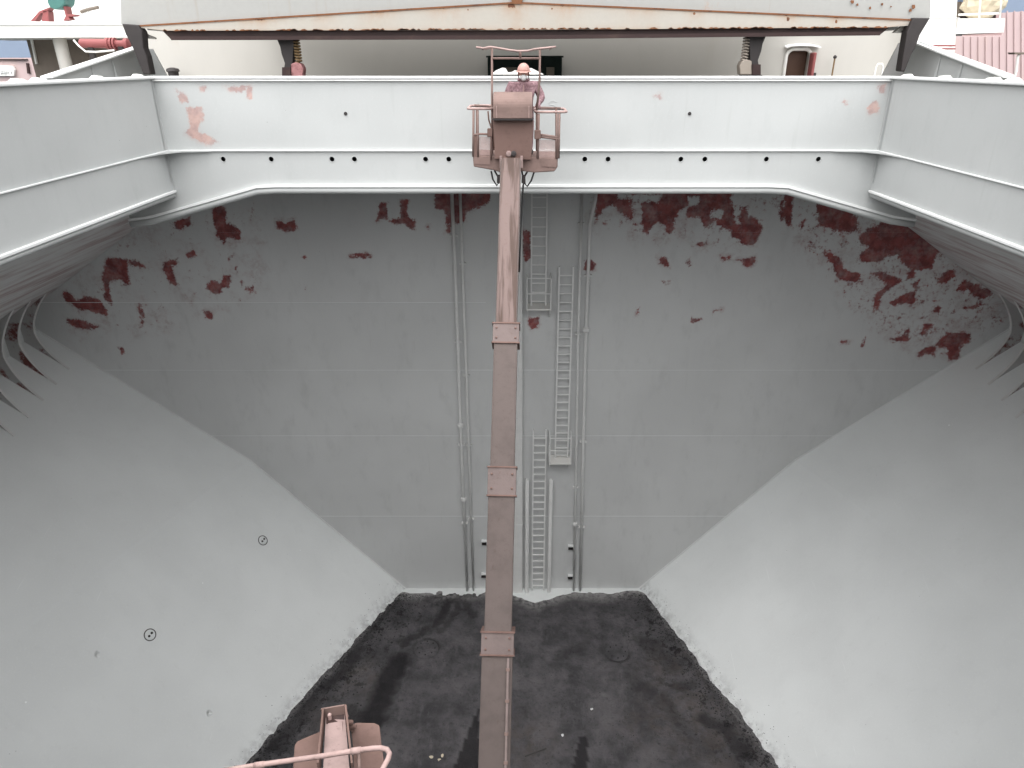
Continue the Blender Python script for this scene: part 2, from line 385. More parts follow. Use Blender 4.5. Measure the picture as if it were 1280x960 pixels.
for pts in ([(0,0),(50,20),(45,180),(20,180),(0,130)], [(80,150),(110,140),(105,195),(85,195)], [(170,60),(300,80),(385,130),(390,215),(300,210),(180,175)],
            [(390,230),(440,190),(540,150),(640,160),(720,200),(830,300),(790,330),(780,400),(700,410),(640,390),(600,370),(590,330),(540,330),(510,360),(400,370),(400,320),(450,285),(400,270)],
            [(195,310),(240,310),(300,350),(310,400),(390,420),(410,470),(330,465),(270,450),(250,380),(210,330)], [(420,430),(500,410),(560,435),(620,460),(540,520),(500,560),(490,630),(465,590),(475,530),(530,480),(480,440)],
            [(545,575),(620,535),(690,505),(690,560),(670,600),(620,580),(570,600)], [(660,480),(700,465),(700,495),(670,500)], [(660,400),(690,420),(680,450),(600,470),(640,455)],
            [(800,470),(850,400),(890,410),(890,440),(850,475)], [(890,510),(940,450),(1030,500),(1090,500),(1085,550),(1020,560),(960,510),(910,525)], [(775,625),(800,590),(835,605),(800,630)],
            [(870,620),(905,612),(900,637),(875,637)], [(600,650),(615,633),(622,662)], [(550,770),(620,750),(640,705),(665,705),(650,740),(660,770),(640,785),(560,780)], [(730,690),(760,680),(785,700),(750,720),(735,750),(720,745)],
            [(695,850),(730,810),(790,795),(830,750),(920,725),(980,740),(970,785),(915,800),(920,870),(865,880),(845,810),(800,810),(780,860),(740,840),(710,865)], [(930,600),(1000,588),(1020,570),(1028,590),(1000,608),(940,612)],
            [(290,777),(350,777),(345,788),(300,793)], [(393,807),(425,757),(422,790),(405,812)], [(1075,698),(1095,698),(1090,708),(1078,708)]): A(pts)
flakes += [[(556, 258), (563, 258), (563, 292), (557, 290)], [(652, 285), (663, 290), (664, 322), (656, 330), (653, 312)], [(660, 398), (675, 396), (672, 410), (664, 415)]]

bh = thing('bulkhead', (0, YB, 0), 'grey painted end bulkhead with flaking red primer along its top', 'bulkhead', kind='structure')
seams = [0.0, ZC - 15.6, ZC - 12.15, ZC - 9.6, ZC - 7.19, ZC - 4.9, 17.3]
for i, (z0, z1) in enumerate(zip(seams[:-1], seams[1:])):
    st = .085 if z0 > 8 else .4
    nx, nz = int(32.3 / st), max(2, int((z1 - z0) / st))
    xs = np.linspace(-16.15, 16.15, nx + 1); zs = np.linspace(z0, z1, nz + 1); X, Zz = np.meshgrid(xs, zs)
    yo = YB + (.004 if i % 2 else 0)
    b = MB(); b.v = [(float(a), yo, float(c)) for a, c in zip(X.ravel(), Zz.ravel())]
    b.f = [(j * (nx + 1) + q, j * (nx + 1) + q + 1, (j + 1) * (nx + 1) + q + 1, (j + 1) * (nx + 1) + q) for j in range(nz) for q in range(nx)]
    o = b.build('plate', M['bulkhead'], bh)
    sd = px_sdf(flakes, X, Zz, YB, holes) if z0 > 8 else np.full(X.shape, -9.)
    pv = np.clip(.5 + sd / .7, 0, 1)
    if z0 > 8:                                           # districts where the paint is coming off in many small flakes
        for zone, lv in (([(960, 240), (1120, 270), (1230, 330), (1255, 400), (1190, 440), (1120, 430), (1060, 370), (1010, 310)], .458), ([(740, 240), (960, 240), (950, 300), (850, 310), (745, 280)], .44), ([(75, 370), (170, 290), (320, 255), (330, 360), (180, 420), (80, 420)], .422)):
            zd = px_sdf([zone], X, Zz, YB); pv = np.maximum(pv, np.clip(lv + np.minimum(zd, 0) * .25, 0, 1))
    float_attr(o, 'patch', pv)
    if i and i != 5:
        MB().tube([(-16, yo + .001, z0), (16 if i < 4 else -1.2, yo + .001, z0)], .009, 6).build('weld_seam', M['hopper'], bh)
MB().box2((-16.2, YB + .02, 0), (16.2, YB + .3, 17.3)).build('backing_plate', M['hold'], bh)

# hoppers
BV = {}
for sgn, side in ((-1, 'port'), (1, 'starboard')):
    hp = thing('hopper_slope', (sgn * 11, 8, 0), ('left' if sgn < 0 else 'right') + ' sloping hopper side in smooth grey paint, above the coal floor', 'hopper', kind='structure')
    vv, ff = [], []
    for nm, half in (('lower_plate', 0), ('upper_plate', 1)):
        b = MB(); Ys = np.linspace(22.06, -6.1, 60); m = 14
        for Y in Ys:
            fx, kx, kz, tx, tz = sec(float(Y))
            (x0, z0), (x1, z1) = ((fx - .02 + sgn * xsh(Y), -.02), (kx, kz)) if half == 0 else ((kx, kz), (tx, tz))
            for j in range(m + 1):
                t = j / m; wob = .012 * noise.noise(Vector((Y * .5, t * 4 + half * 4, sgn * 3.1)))
                b.v.append((sgn * (x0 + (x1 - x0) * t + wob * min(1, 6 * t * (1 - t))), float(Y), z0 + (z1 - z0) * t + wob * min(1, 6 * t * (1 - t))))
        b.f = [(i * (m + 1) + j, i * (m + 1) + j + 1, (i + 1) * (m + 1) + j + 1, (i + 1) * (m + 1) + j) for i in range(59) for j in range(m)]
        o = b.build(nm, M['hopper'], hp, smooth=True)
        off = len(vv); vv += b.v; ff += [tuple(q + off for q in f) for f in b.f]
    BV[sgn] = BVHTree.FromPolygons([Vector(p) for p in vv], ff)
    # weld bead along the bulkhead
    s0 = SEC[0]
    MB().tube([(sgn * s0[1], YB - .01, 0), (sgn * s0[2], YB - .01, s0[3]), (sgn * s0[4], YB - .01, s0[5])], .03, 6).build('weld_seam', M['trim'], hp)
    # shell and topside tank slope
    o = MB().box2((sgn * XW, -6.1, 0), (sgn * (XW + .2), 22.3, DECK)).build('side_shell', M['hold'], org=(sgn * XW, 8, 0)); tag(o, ('left' if sgn < 0 else 'right') + ' side shell plating behind the frames', 'hull side', kind='structure')
    tz = lambda x: ZC - 1.62 - (abs(x) - 7.3) * .657
    b = MB().prism([(sgn * 7.45, -6.1, tz(7.45)), (sgn * XW, -6.1, tz(XW)), (sgn * XW, -6.1, tz(XW) + .25), (sgn * 7.45, -6.1, tz(7.45) + .1)], (0, 28.1, 0))
    o = b.build('topside_slope', M['topside'], org=(sgn * 11, 8, 13)); tag(o, ('left' if sgn < 0 else 'right') + ' topside tank sloping underside streaked with red, under the coaming', 'tank underside', kind='structure')
def hopper_hit(x, y):
    d = ray(x, y).normalized()
    for s in (-1, 1):
        h = BV[s].ray_cast(Vector((0, 0, ZC)), d)
        if h[0] is not None: return h[0], (h[1] if h[1].dot(d) < 0 else -h[1])

# near bulkhead and deck round the hatch
o = MB().box2((-16.15, -6.4, 0), (16.15, -6.1, 17.3)).build('bulkhead', M['hold'], org=(0, -6.2, 0)); tag(o, 'plain forward bulkhead closing the hold behind the viewer', 'bulkhead', kind='structure')
b = MB()
b.box2((-16.35, YE + .03, DECK - .12), (16.35, 60, DECK)); b.box2((-16.35, -40, DECK - .12), (16.35, -.75, DECK))
for s in (-1, 1): b.box2((s * (XH + .03), -.75, DECK - .12), (s * 16.35, YE + .03, DECK))
o = b.build('deck', plain('deck_paint', (.42, .41, .39), var=.15, second=(.25, .16, .13), lo=.6, hi=.8, scale=.8), org=(0, 20, DECK)); tag(o, 'steel weather deck round the hatch', 'deck', kind='structure')
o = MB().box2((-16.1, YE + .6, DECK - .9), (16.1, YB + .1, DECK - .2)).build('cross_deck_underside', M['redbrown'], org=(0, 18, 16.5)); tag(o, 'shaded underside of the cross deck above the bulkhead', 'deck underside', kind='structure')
b = MB()
for q in (((-600, -600), (-17, 900)), ((17, -600), (600, 900)), ((-17, -600), (17, -41)), ((-17, 61), (17, 900))):
    b.add([(q[0][0], q[0][1], 6), (q[1][0], q[0][1], 6), (q[1][0], q[1][1], 6), (q[0][0], q[1][1], 6)], [(0, 1, 2, 3)])
o = b.build('water', M['water'], org=(0, 0, 6)); tag(o, 'harbour water round the ship', 'water', kind='structure')
hb = MB()
for s in (-1, 1): hb.box2((s * 16.4, -40, 0), (s * 16.7, 60, DECK))
o = hb.build('hull', M['redbrown'], org=(0, 0, 0)); tag(o, 'outer hull plating of the ship', 'hull', kind='structure')

# ------------------------------------------------------------------ hatch coaming
hc = thing('hatch_coaming', (0, YE, DECK), 'light grey steel hatch coaming framing the open hold, with ledge and drain holes', 'coaming')
# end plate above the ledge with paint wear
nx, nz = 240, 24
xs = np.linspace(-XH, XH, nx + 1); zs = np.linspace(ZL, ZT, nz + 1); X, Zz = np.meshgrid(xs, zs)
b = MB(); b.v = [(float(a), YE, float(c)) for a, c in zip(X.ravel(), Zz.ravel())]
b.f = [(j * (nx + 1) + q, j * (nx + 1) + q + 1, (j + 1) * (nx + 1) + q + 1, (j + 1) * (nx + 1) + q) for j in range(nz) for q in range(nx)]
o = b.build('end_plate', M['coaming'], hc)
cw = [[(232,135),(254,131),(256,150),(250,163),(262,170),(274,178),(262,182),(245,175),(232,168),(238,155)], [(280,108),(315,107),(314,122),(309,122),(309,112),(292,117)], [(219,112),(230,116),(236,128),(224,127)],
      [(1085,135),(1097,124),(1098,140),(1087,143)], [(1095,106),(1108,104),(1106,118),(1096,117)], [(1054,125),(1066,128),(1055,133)], [(817,118),(828,117),(827,124),(818,123)], [(250,107),(258,106),(256,116),(250,116)]]
float_attr(o, 'patch', np.clip(.5 + px_sdf(cw, X, Zz, YE) / .5, 0, 1))
# lower end beam with haunches, drain holes cut through
prof = [(-XH - 1.1, ZC - 3.07), (-XH - .6, ZC - 3.0), (-5.55, ZK - .02), (-5.15, ZK), (5.15, ZK), (5.55, ZK - .02), (XH + .6, ZC - 3.0), (XH + 1.1, ZC - 3.07)]
b = MB().prism([(-XH - 1.1, YE, ZL)] + [(x, YE, z) for x, z in prof] + [(XH + 1.1, YE, ZL)], (0, .03, 0))
beam = b.build('end_beam', M['coaming'], hc)
holes_px = [279, 339, 415, 443, 532, 561, 731, 760, 851, 881, 958, 1023]
cut = MB()
for hx in holes_px:
    c = P(hx, 199, YE); cut.lathe((c.x, YE - .2, c.z), (0, 1, 0), [(.052, 0), (.052, .5)], 16)
cutter = cut.build('hole_cutter', M['dark'], hc)
bo = beam.modifiers.new('holes', 'BOOLEAN'); bo.object = cutter; bo.operation = 'DIFFERENCE'; bo.solver = 'EXACT'
dg = bpy.context.evaluated_depsgraph_get(); nm_ = bpy.data.meshes.new_from_object(beam.evaluated_get(dg)); beam.modifiers.clear(); beam.data = nm_
bpy.data.objects.remove(cutter)
hr = None
for hx in holes_px:
    c = P(hx, 199, YE)
    if hr is None:
        c0 = c; hr = MB().tube([(c.x + .056 * math.cos(q), YE - .003, c.z + .056 * math.sin(q)) for q in np.linspace(0, 2 * math.pi, 16, endpoint=False)], .007, 6, True).build('drain_hole_rim', M['coaming'], hc)
    else: piece(hr, hc, (c.x - c0.x, 0, c.z - c0.z))
for hx in (432, 862):
    c = P(hx, 142, YE); MB().lathe((c.x, YE - .02, c.z), (0, 1, 0), [(.03, 0), (.035, .01), (.035, .03)], 12).build('bolt', M['dark'], hc)
MB().box2((-XH, YE + .35, ZK + .05), (XH, YE + .4, ZL - .05)).build('dark_void_sheet', M['black'], hc)  # black sheet standing for the darkness of the void behind the drain holes
# flange under the end beam
fl = MB()
for (x0, z0), (x1, z1) in zip(prof[:-1], prof[1:]): fl.bar((x0, YE + .10, z0 - .02), (x1, YE + .10, z1 - .02), .34, .05, (0, 0, 1))
fl.build('bottom_flange', M['trim'], hc)
MB().tube([(x, YE + .02, z - .115) for x, z in prof], .075, 10).build('bulb_lip', M['coaming'], hc, smooth=True)
# ledges, rims, rails
MB().box2((-XH, YE - .05, ZL - .012), (XH, YE + .02, ZL + .012)).build('ledge', M['trim'], hc, bevel=.005)
b = MB().box2((-XH - .12, YE - .06, ZT - .05), (XH + .12, YE + .22, ZT)); b.build('top_rim', M['trim'], hc, bevel=.015)
MB().tube([(-XH, YE - .03, ZT - .075), (XH, YE - .03, ZT - .075)], .02, 6).build('rim_bead', M['fitting'], hc)
for s in (-1, 1):
    MB().box2((s * XH, -.7, ZS), (s * (XH + .03), YE - .003, ZT - .05)).build('side_plate', M['coaming'], hc)
    MB().box2((s * (XH - .06), -.7, ZT - .05), (s * (XH + .24), YE - .065, ZT)).build('top_rim', M['trim'], hc, bevel=.015)
    MB().box2((s * (XH - .035), -.7, ZL - .012), (s * (XH - .002), YE - .06, ZL + .012)).build('ledge', M['trim'], hc, bevel=.005)
    # gusset where the ledge runs round the corner
    MB().prism([(s * (XH - .002), YE - .055, ZL), (s * (XH - .9), YE - .055, ZL), (s * (XH - .35), YE - .14, ZL), (s * (XH - .1), YE - .5, ZL), (s * (XH - .002), YE - 1.3, ZL)], (0, 0, -.022)).build('corner_gusset', M['coaming'], hc)
    MB().box2((s * (XH - .05), -.7, ZS - .05), (s * (XH + .33), YE - .06, ZS)).build('bottom_flange', M['trim'], hc, bevel=.01)
    MB().tube([(s * (XH + .03), -.7, ZS - .10), (s * (XH + .03), YE - .09, ZS - .10)], .055, 10).build('bulb_lip', M['coaming'], hc, smooth=True)
    MB().bar((s * (XH + .02), YE - .1, ZT - .06), (s * (XH + .02), YE - .1, ZK + .05), .04, .04, (0, 1, 0)).build('corner_weld', M['coaming'], hc)
    # bright locking cleats on the rim
    for px_, py_ in ([(48, 97), (22, 99), (121, 94), (172, 92)] if s < 0 else [(1135, 88), (1182, 89), (1243, 92), (1268, 93)]):
        d = ray(px_, py_); t = (s * (XH + .12)) / d.x; Yc = d.y * t
        MB().prism([(s * (XH + .08), Yc - .16, ZT), (s * (XH + .08), Yc + .16, ZT), (s * (XH + .08), Yc + .08, ZT + .035), (s * (XH + .08), Yc - .06, ZT + .045)], (s * .1, 0, 0)).build('locking_cleat', M['white'], hc)
MB().box2((-XH, -.75, ZK), (XH, -.72, ZT - .05)).build('end_plate', M['coaming'], hc)
MB().box2((-XH - .2, -.95, ZT - .05), (XH + .2, -.70, ZT)).build('top_rim', M['trim'], hc)
# welded letter strokes, painted over
def bead(pts): MB().tube([P(a, b_, YE - .002) for a, b_ in pts], .006, 6).build('weld_letter', M['coaming'], hc)
bead([(696, 128), (693, 126.5), (689, 126.5), (686, 128.5), (687.5, 131), (692, 131.5), (694.5, 133), (693, 135.5), (689, 136), (685.5, 134.5)])
bead([(598, 127.5), (602, 133)])
# white peaked bracket on the rim behind the worker
b = MB().px([(614, 93), (620, 88), (628, 84.5), (632, 85.5), (635, 90.5), (640, 90), (643, 88), (651, 88.5), (657, 87), (664, 85), (671, 88.5), (680, 93)], YE + .06, .05)
o = b.build('rim_bracket', M['white'], hc)

# side frames between hopper and topside tank
def side_frame(Y, s):
    o = thing('side_frame', (s * 16, Y, 8), None, 'hull frame', 'side frames between hopper and topside tank')
    b = MB(); inner = []
    fx, kx, kz, tx, tzz = sec(Y)
    hz = lambda x: kz + (tzz - kz) * (x - kx) / (tx - kx)
    top_x, bot_x = 15.0, 14.95
    zt, zb = tz(top_x), hz(bot_x)
    for i in range(15):
        t = i / 14; z = zt + (zb - zt) * t
        q = abs(2 * t - 1); x = 15.72 - (15.72 - (top_x if t < .5 else bot_x)) * q ** 1.7
        inner.append((x, z))
    poly = [(s * x, Y, z) for x, z in inner] + [(s * 16.14, Y, hz(16.0) - .05), (s * 16.14, Y, tz(16.0) + .02)]
    b.prism(poly, (0, .025, 0)); b.build('web', M['frame'], o)
    f = MB()
    n = len(inner)
    vv = []
    for x, z in inner: vv += [(s * (x - .012), Y - .035, z), (s * (x - .012), Y + .05, z), (s * (x + .012), Y + .05, z), (s * (x + .012), Y - .035, z)]
    ff = [(4 * i + k, 4 * i + (k + 1) % 4, 4 * i + 4 + (k + 1) % 4, 4 * i + 4 + k) for i in range(n - 1) for k in range(4)] + [(0, 1, 2, 3), (4 * n - 1, 4 * n - 2, 4 * n - 3, 4 * n - 4)]
    f.add(vv, ff); f.build('face_flange', M['fitting'], o)
    return o
ordn = ['nearest the end bulkhead', 'second from the end bulkhead', 'third from the end bulkhead', 'fourth from the end bulkhead', 'fifth from the end bulkhead', 'sixth from the end bulkhead', 'seventh from the end bulkhead']
for s in (-1, 1):
    for j in range(6 if s < 0 else 4):
        o = side_frame(21.3 - .78 * j, s); o['label'] = ('left' if s < 0 else 'right') + ' curved side frame web, ' + ordn[j]

# ------------------------------------------------------------------ bulkhead fittings
YF = YB - .20
M['ladder'] = plain('ladder_paint', (.78, .78, .77), var=.1)
def ladder(xl, xr, ytop, ybot, label):
    a, b_ = P(xl, (ytop + ybot) / 2, YF), P(xr, (ytop + ybot) / 2, YF); x0, x1 = a.x, b_.x; z1, z0 = P(xl, ytop, YF).z, max(0.02, P(xl, ybot, YF).z)
    o = thing('ladder', ((x0 + x1) / 2, YF, z0), label, 'ladder', 'steel rung ladders on the bulkhead')
    for x in (x0, x1): MB().box2((x - .024, YF - .05, z0), (x + .024, YF + .03, z1)).build('stringer', M['ladder'], o)
    first = None; z = z0 + .2; k = 0
    while z < z1 - .05:
        if first is None: first = MB().bar((x0 + .018, YF, z), (x1 - .018, YF, z), .042, .036).build('rung', M['ladder'], o); zz = z
        else: piece(first, o, (0, 0, z - zz))
        z += .30; k += 1
    z = z0 + .6
    while z < z1:
        for x in (x0, x1): MB().bar((x, YF + .03, z), (x, YB - .002, z), .02, .06).build('standoff', M['fitting'], o)
        z += 2.4
ladder(664.5, 683, 225, 384, 'upper rung ladder rising from the higher landing to the deck')
ladder(696.5, 713, 333, 575, 'middle rung ladder between the two landings, right of the box trunk')
ladder(666, 681, 537, 737, 'lower rung ladder standing on the hold floor between guard posts')
def landing(xl, xr, ytop, ymid, yp0, yp1, label):
    z = P(xl, yp0, YB - .1).z; x0, x1 = P(xl, yp1, YB - .75).x, P(xr, yp1, YB - .75).x
    o = thing('ladder_landing', ((x0 + x1) / 2, YB, z), label, 'landing', 'ladder landings on the bulkhead')
    y0 = YB - .62
    MB().box2((x0, y0, z - .05), (x1, YB - .002, z)).build('tread_plate', M['white'], o)
    for x in (x0 + .05, x1 - .05): MB().prism([(x - .015, YB - .002, z - .05), (x - .015, y0 + .05, z - .05), (x - .015, YB - .002, z - .5)], (.03, 0, 0)).build('bracket', M['fitting'], o)
    for x in (x0 + .02, x1 - .02):
        for y in (y0 + .02, YB - .2): MB().tube([(x, y, z), (x, y, z + 1.0)], .018, 6).build('post', M['ladder'], o)
    for h in (.5, 1.0):
        MB().tube([(x0 + .02, YB - .02, z + h), (x0 + .02, y0 + .02, z + h), (x1 - .02, y0 + .02, z + h), (x1 - .02, YB - .02, z + h)], .018, 6).build('rail', M['ladder'], o)
landing(658, 689.5, 350, 369, 380, 393, 'higher small railed landing at the foot of the upper ladder')
landing(686.5, 714.5, 548, 565, 570, 584, 'lower small railed landing at the foot of the middle ladder')
# box trunk behind the boom
x0, x1 = P(634, 600, YB - .22).x, P(653, 600, YB - .22).x
o = thing('box_trunk', ((x0 + x1) / 2, YB - .12, 0), 'grey vertical box trunk on the bulkhead, mostly hidden behind the boom', 'trunk')
MB().box2((x0, YB - .26, 0), (x1, YB - .002, 17.2)).build('casing', M['fitting'], o, bevel=.01)
for z in (3.2, 6.9, 9.5, 11.9): MB().box2((x0 - .012, YB - .272, z), (x1 + .012, YB - .01, z + .05)).build('strap', M['fitting'], o)
# guard posts
for px_, lb in ((658.7, 'thick round guard post left of the lower ladder, beside the box trunk'), (687.5, 'thick round guard post right of the lower ladder')):
    c = P(px_, 668, YB - .22); zt_ = P(px_, 599, YB - .22).z
    o = thing('guard_post', (c.x, YB - .22, 0), lb, 'post', 'guard posts at the ladder foot')
    MB().lathe((c.x, YB - .22, 0), (0, 0, 1), [(.07, 0), (.07, zt_ - .03), (.05, zt_)], 14).build('tube', M['fitting'], o, autosmooth=True)
    for z in (.8, 2.4, 3.6): MB().box2((c.x - .02, YB - .16, z), (c.x + .02, YB - .002, z + .08)).build('bracket', M['fitting'], o)
# pipes
def pipe(pts, r, label, coup, clamps):
    q = [P(a, b_, YB - .13) for a, b_ in pts]; q[-1].z = .0
    o = thing('pipe', (q[-1].x, YB - .13, 0), label, 'pipe', 'sounding and bilge pipes on the bulkhead')
    MB().tube(q, r, 10).build('tube', M['fitting'], o, smooth=True)
    def at(y):
        z = P(640, y, YB - .13).z
        for a, b_ in zip(q[:-1], q[1:]):
            if b_.z <= z <= a.z: t = (a.z - z) / (a.z - b_.z + 1e-9); return a.lerp(b_, t)
        return q[0]
    for y in coup:
        c = at(y); MB().lathe(c - Vector((0, 0, .09)), (0, 0, 1), [(r * 1.2, 0), (r * 1.9, .04), (r * 1.9, .14), (r * 1.2, .18)], 12).build('coupling', M['fitting'], o)
    for y in clamps:
        c = at(y); MB().box2((c.x - r * 2.2, YB - .13, c.z - .025), (c.x + r * 2.2, YB - .002, c.z + .025)).build('clamp', M['fitting'], o)
pipe([(564, 225), (571.5, 400), (575.5, 530), (584, 737)], .055, 'outermost of the two pipes left of the boom, with round couplings', (532, 624), (295, 428, 557, 655))
pipe([(574.5, 225), (580.5, 400), (585, 530), (592, 738)], .045, 'thinner pipe left of the boom, next to the box trunk side', (), (330, 470, 557, 650))
pipe([(728, 225), (722.5, 430), (720.5, 560), (717, 739)], .045, 'thinner pipe right of the ladders, nearer the ladders', (655,), (280, 418, 610))
pipe([(746, 225), (744, 250), (737.5, 280), (732, 430), (729, 560), (725, 740)], .055, 'thicker pipe right of the ladders with a bent upper end', (412,), (345, 553, 660))
for k, (px_, py_) in enumerate(((605, 677), (604.5, 718), (713.5, 683), (713, 720))):
    c = P(px_, py_, YB - .1); c.z = max(c.z, .3)
    lb = ['upper step bracket on the bulkhead left of the boom', 'lower step bracket on the bulkhead left of the boom', 'upper step bracket right of the lower ladder', 'lower step bracket right of the lower ladder'][k]
    o = thing('step_bracket', (c.x, YB, c.z), lb, 'bracket', 'step brackets low on the bulkhead')
    MB().box2((c.x - .1, YB - .14, c.z - .01), (c.x + .1, YB - .002, c.z + .02)).build('tread', M['trim'], o)
    MB().box2((c.x - .09, YB - .11, c.z - .16), (c.x + .09, YB - .002, c.z - .12)).build('foot', M['dark'], o)

# plugs on the left hopper
for px_, py_, r, lb in ((328.5, 675.5, .165, 'small round plug on the left hopper, the higher and farther one'), (187.5, 793.5, .165, 'small round plug on the left hopper, the lower and nearer one')):
    c, nrm = hopper_hit(px_, py_)
    o = thing('hopper_plug', c, lb, 'plug', 'round plugs on the left hopper slope')
    a = nrm.orthogonal().normalized(); b_ = nrm.cross(a)
    ring = [c + nrm * .004 + (a * math.cos(q) + b_ * math.sin(q)) * r for q in np.linspace(0, 2 * math.pi, 24, endpoint=False)]
    MB().tube(ring, .013, 6, True).build('gap_ring', M['dark'], o, smooth=True)
    MB().lathe(c, nrm, [(r * .84, -.01), (r * .84, .018), (r * .78, .024)], 24).build('cover', M['hopper'], o)
    up = Vector((0, 0, 1)); ax = nrm.cross(up).normalized()
    for k in (-1, 1): MB().lathe(c + nrm * .02 + ax * (.055 * k) - ax.cross(nrm) * .01 * k, nrm, [(.035, 0), (.035, .02), (.02, .03)], 8).build('bolt', M['dark'], o)

# ------------------------------------------------------------------ coal on the floor
dark_lines = [([(572, 745), (572, 762), (561, 780), (552, 790)], .16, .6), ([(562, 752), (556, 768), (546, 782), (530, 792), (515, 797), (503, 806)], .20, .7), ([(535, 750), (560, 742), (592, 744)], .16, .6), ([(580, 752), (592, 770)], .15, .5),
              ([(498, 828), (486, 850), (476, 878), (462, 905)], .42, 1.0), ([(450, 815), (430, 840), (408, 862)], .2, .6), ([(390, 880), (368, 905), (345, 935)], .3, .6), ([(437, 890), (456, 910)], .3, .7),
              ([(492, 752), (470, 785), (440, 820)], .14, .5), ([(742, 796), (722, 812), (700, 820)], .25, .4), ([(800, 800), (820, 815), (835, 835)], .3, .5), ([(790, 850), (830, 880), (850, 905)], .3, .4), ([(880, 900), (908, 915), (930, 945)], .25, .8), ([(845, 860), (865, 858)], .2, .5)]
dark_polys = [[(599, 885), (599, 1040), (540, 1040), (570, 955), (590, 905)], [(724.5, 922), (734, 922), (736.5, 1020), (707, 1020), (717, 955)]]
pale_pts = [(566, 762, .35), (545, 765, .3), (455, 838, .5), (440, 890, .6), (530, 800, .5), (755, 870, .1)]
brown_pts = [(850, 870, 1.3), (875, 895, 1.2), (890, 930, 1.4), (840, 835, .9), (455, 850, .8), (410, 890, .7), (660, 930, .9), (815, 905, 1.0)]
b = MB(); ny, nxx = 330, 190; Dk, Pl, Bn, Cl = [], [], [], []
dl = [([PZ(a, c, 0) for a, c in pl], wd, st) for pl, wd, st in dark_lines]
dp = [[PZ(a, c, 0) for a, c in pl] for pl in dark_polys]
rings = [(PZ(533, 812, 0), .44), (PZ(771, 817, 0), .42)]
def seg(p, a, c):
    e = c - a; t = max(0, min(1, (p - a).dot(e) / e.length_squared)); return (p - a - e * t).length
def inside(p, poly):
    r = False; n = len(poly)
    for i in range(n):
        a, c = poly[i], poly[(i + 1) % n]
        if (a.y > p.y) != (c.y > p.y) and p.x < (c.x - a.x) * (p.y - a.y) / (c.y - a.y) + a.x: r = not r
    return r
def floor_half(Y): return sec(Y)[0]
for i in range(ny + 1):
    t = i / ny; Y = 21.95 - (t ** 1.25) * 24.0
    hw = floor_half(Y) + .55
    for j in range(nxx + 1):
        x = (2 * j / nxx - 1) * hw; p = Vector((x + xsh(Y), Y, 0))
        ed = hw - .55 - abs(x)                         # distance in from the hopper foot
        n1 = noise.fractal(Vector((x * .8, Y * .8, 3.3)), 1, 2, 5); n2 = noise.fractal(Vector((x * 3.2, Y * 3.2, 8.1)), .9, 2, 5); n3 = noise.noise(Vector((x * 1.9, Y * 1.9, 5)))
        heap = max(0, 1 - max(ed, 0) / 1.5) * min(1, max(.25, (21.6 - Y) / 2.5))
        z = .05 + .045 * n1 + .032 * n2 + heap * (.05 + .05 * n3 + .08 * abs(n1) + .03 * n2)
        if ed < 0: z = max(-.08, z + ed * .35)
        foot = 21.66 + .12 * n1 + .04 * n2 - (.55 if -.9 < x < 1.9 else 0) * math.exp(-((x - .45) / .85) ** 2) - .25 * max(0, 1 - abs(x + 2.2) / 1.5) * 0
        nf = max(.2, min(1, (foot + .1 - Y) / .8)); z = .05 + (z - .05) * nf - .02 * (1 - nf)
        z -= max(0, (Y - foot)) * .30
        dk = 0.
        if -4 < x < 8 or True:
            for pl, wd, st in dl:
                q = min(seg(p, a, c) for a, c in zip(pl[:-1], pl[1:])) + .14 * n2
                if q < wd * 1.6: v = st * max(0, min(1, (wd * 1.25 - q) / (wd * .7))); dk = max(dk, v)
        z -= .05 * dk
        if dk > 0: z += .03 * dk * n2
        if Y < foot - .05 and ed > .0: z = max(z, .012 + .004 * n2)
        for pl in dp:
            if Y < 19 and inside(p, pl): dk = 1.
        for c, r in rings:
            q = (p - c).length
            if q < r * 1.5:
                z = z * .5 + .03 - (.035 * math.exp(-((q - r) / .05) ** 2)) + (.02 if q < r else 0); dk = max(dk, .95 * math.exp(-((q - r) / .06) ** 2) * (.25 + .75 * max(0, math.sin(math.atan2(p.y - c.y, p.x - c.x) * (1 if c.x < 0 else -1) + .5))))
        pal = .22 * max([max(0, 1 - (p - PZ(a, c, 0)).length / r) for a, c, r in pale_pts]) if Y > 13 else 0
        if Y > foot - .45: pal = max(pal, (Y - foot + .45) / .5)
        if ed < .12: pal = max(pal, .30)
        br = .6 * max([math.exp(-((p - PZ(a, c, 0)).length / r) ** 2) for a, c, r in brown_pts])
        b.v.append((x + xsh(Y), Y, z)); Dk.append(dk); Pl.append(min(1, pal)); Bn.append(min(1, br)); Cl.append(max(0, min(1, 1.15 - max(ed, 0) / 2.6)))
W_ = nxx + 1
b.f = [(i * W_ + j, i * W_ + j + 1, (i + 1) * W_ + j + 1, (i + 1) * W_ + j) for i in range(ny) for j in range(nxx)]
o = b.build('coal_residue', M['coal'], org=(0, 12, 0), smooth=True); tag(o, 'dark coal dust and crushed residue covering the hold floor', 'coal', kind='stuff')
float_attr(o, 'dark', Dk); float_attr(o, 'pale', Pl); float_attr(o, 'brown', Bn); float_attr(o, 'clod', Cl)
COAL = BVHTree.FromPolygons([Vector(p) for p in b.v], b.f)
def coal_z(x, y):
    h = COAL.ray_cast(Vector((x, y, 5)), Vector((0, 0, -1))); return h[0].z if h[0] is not None else 0
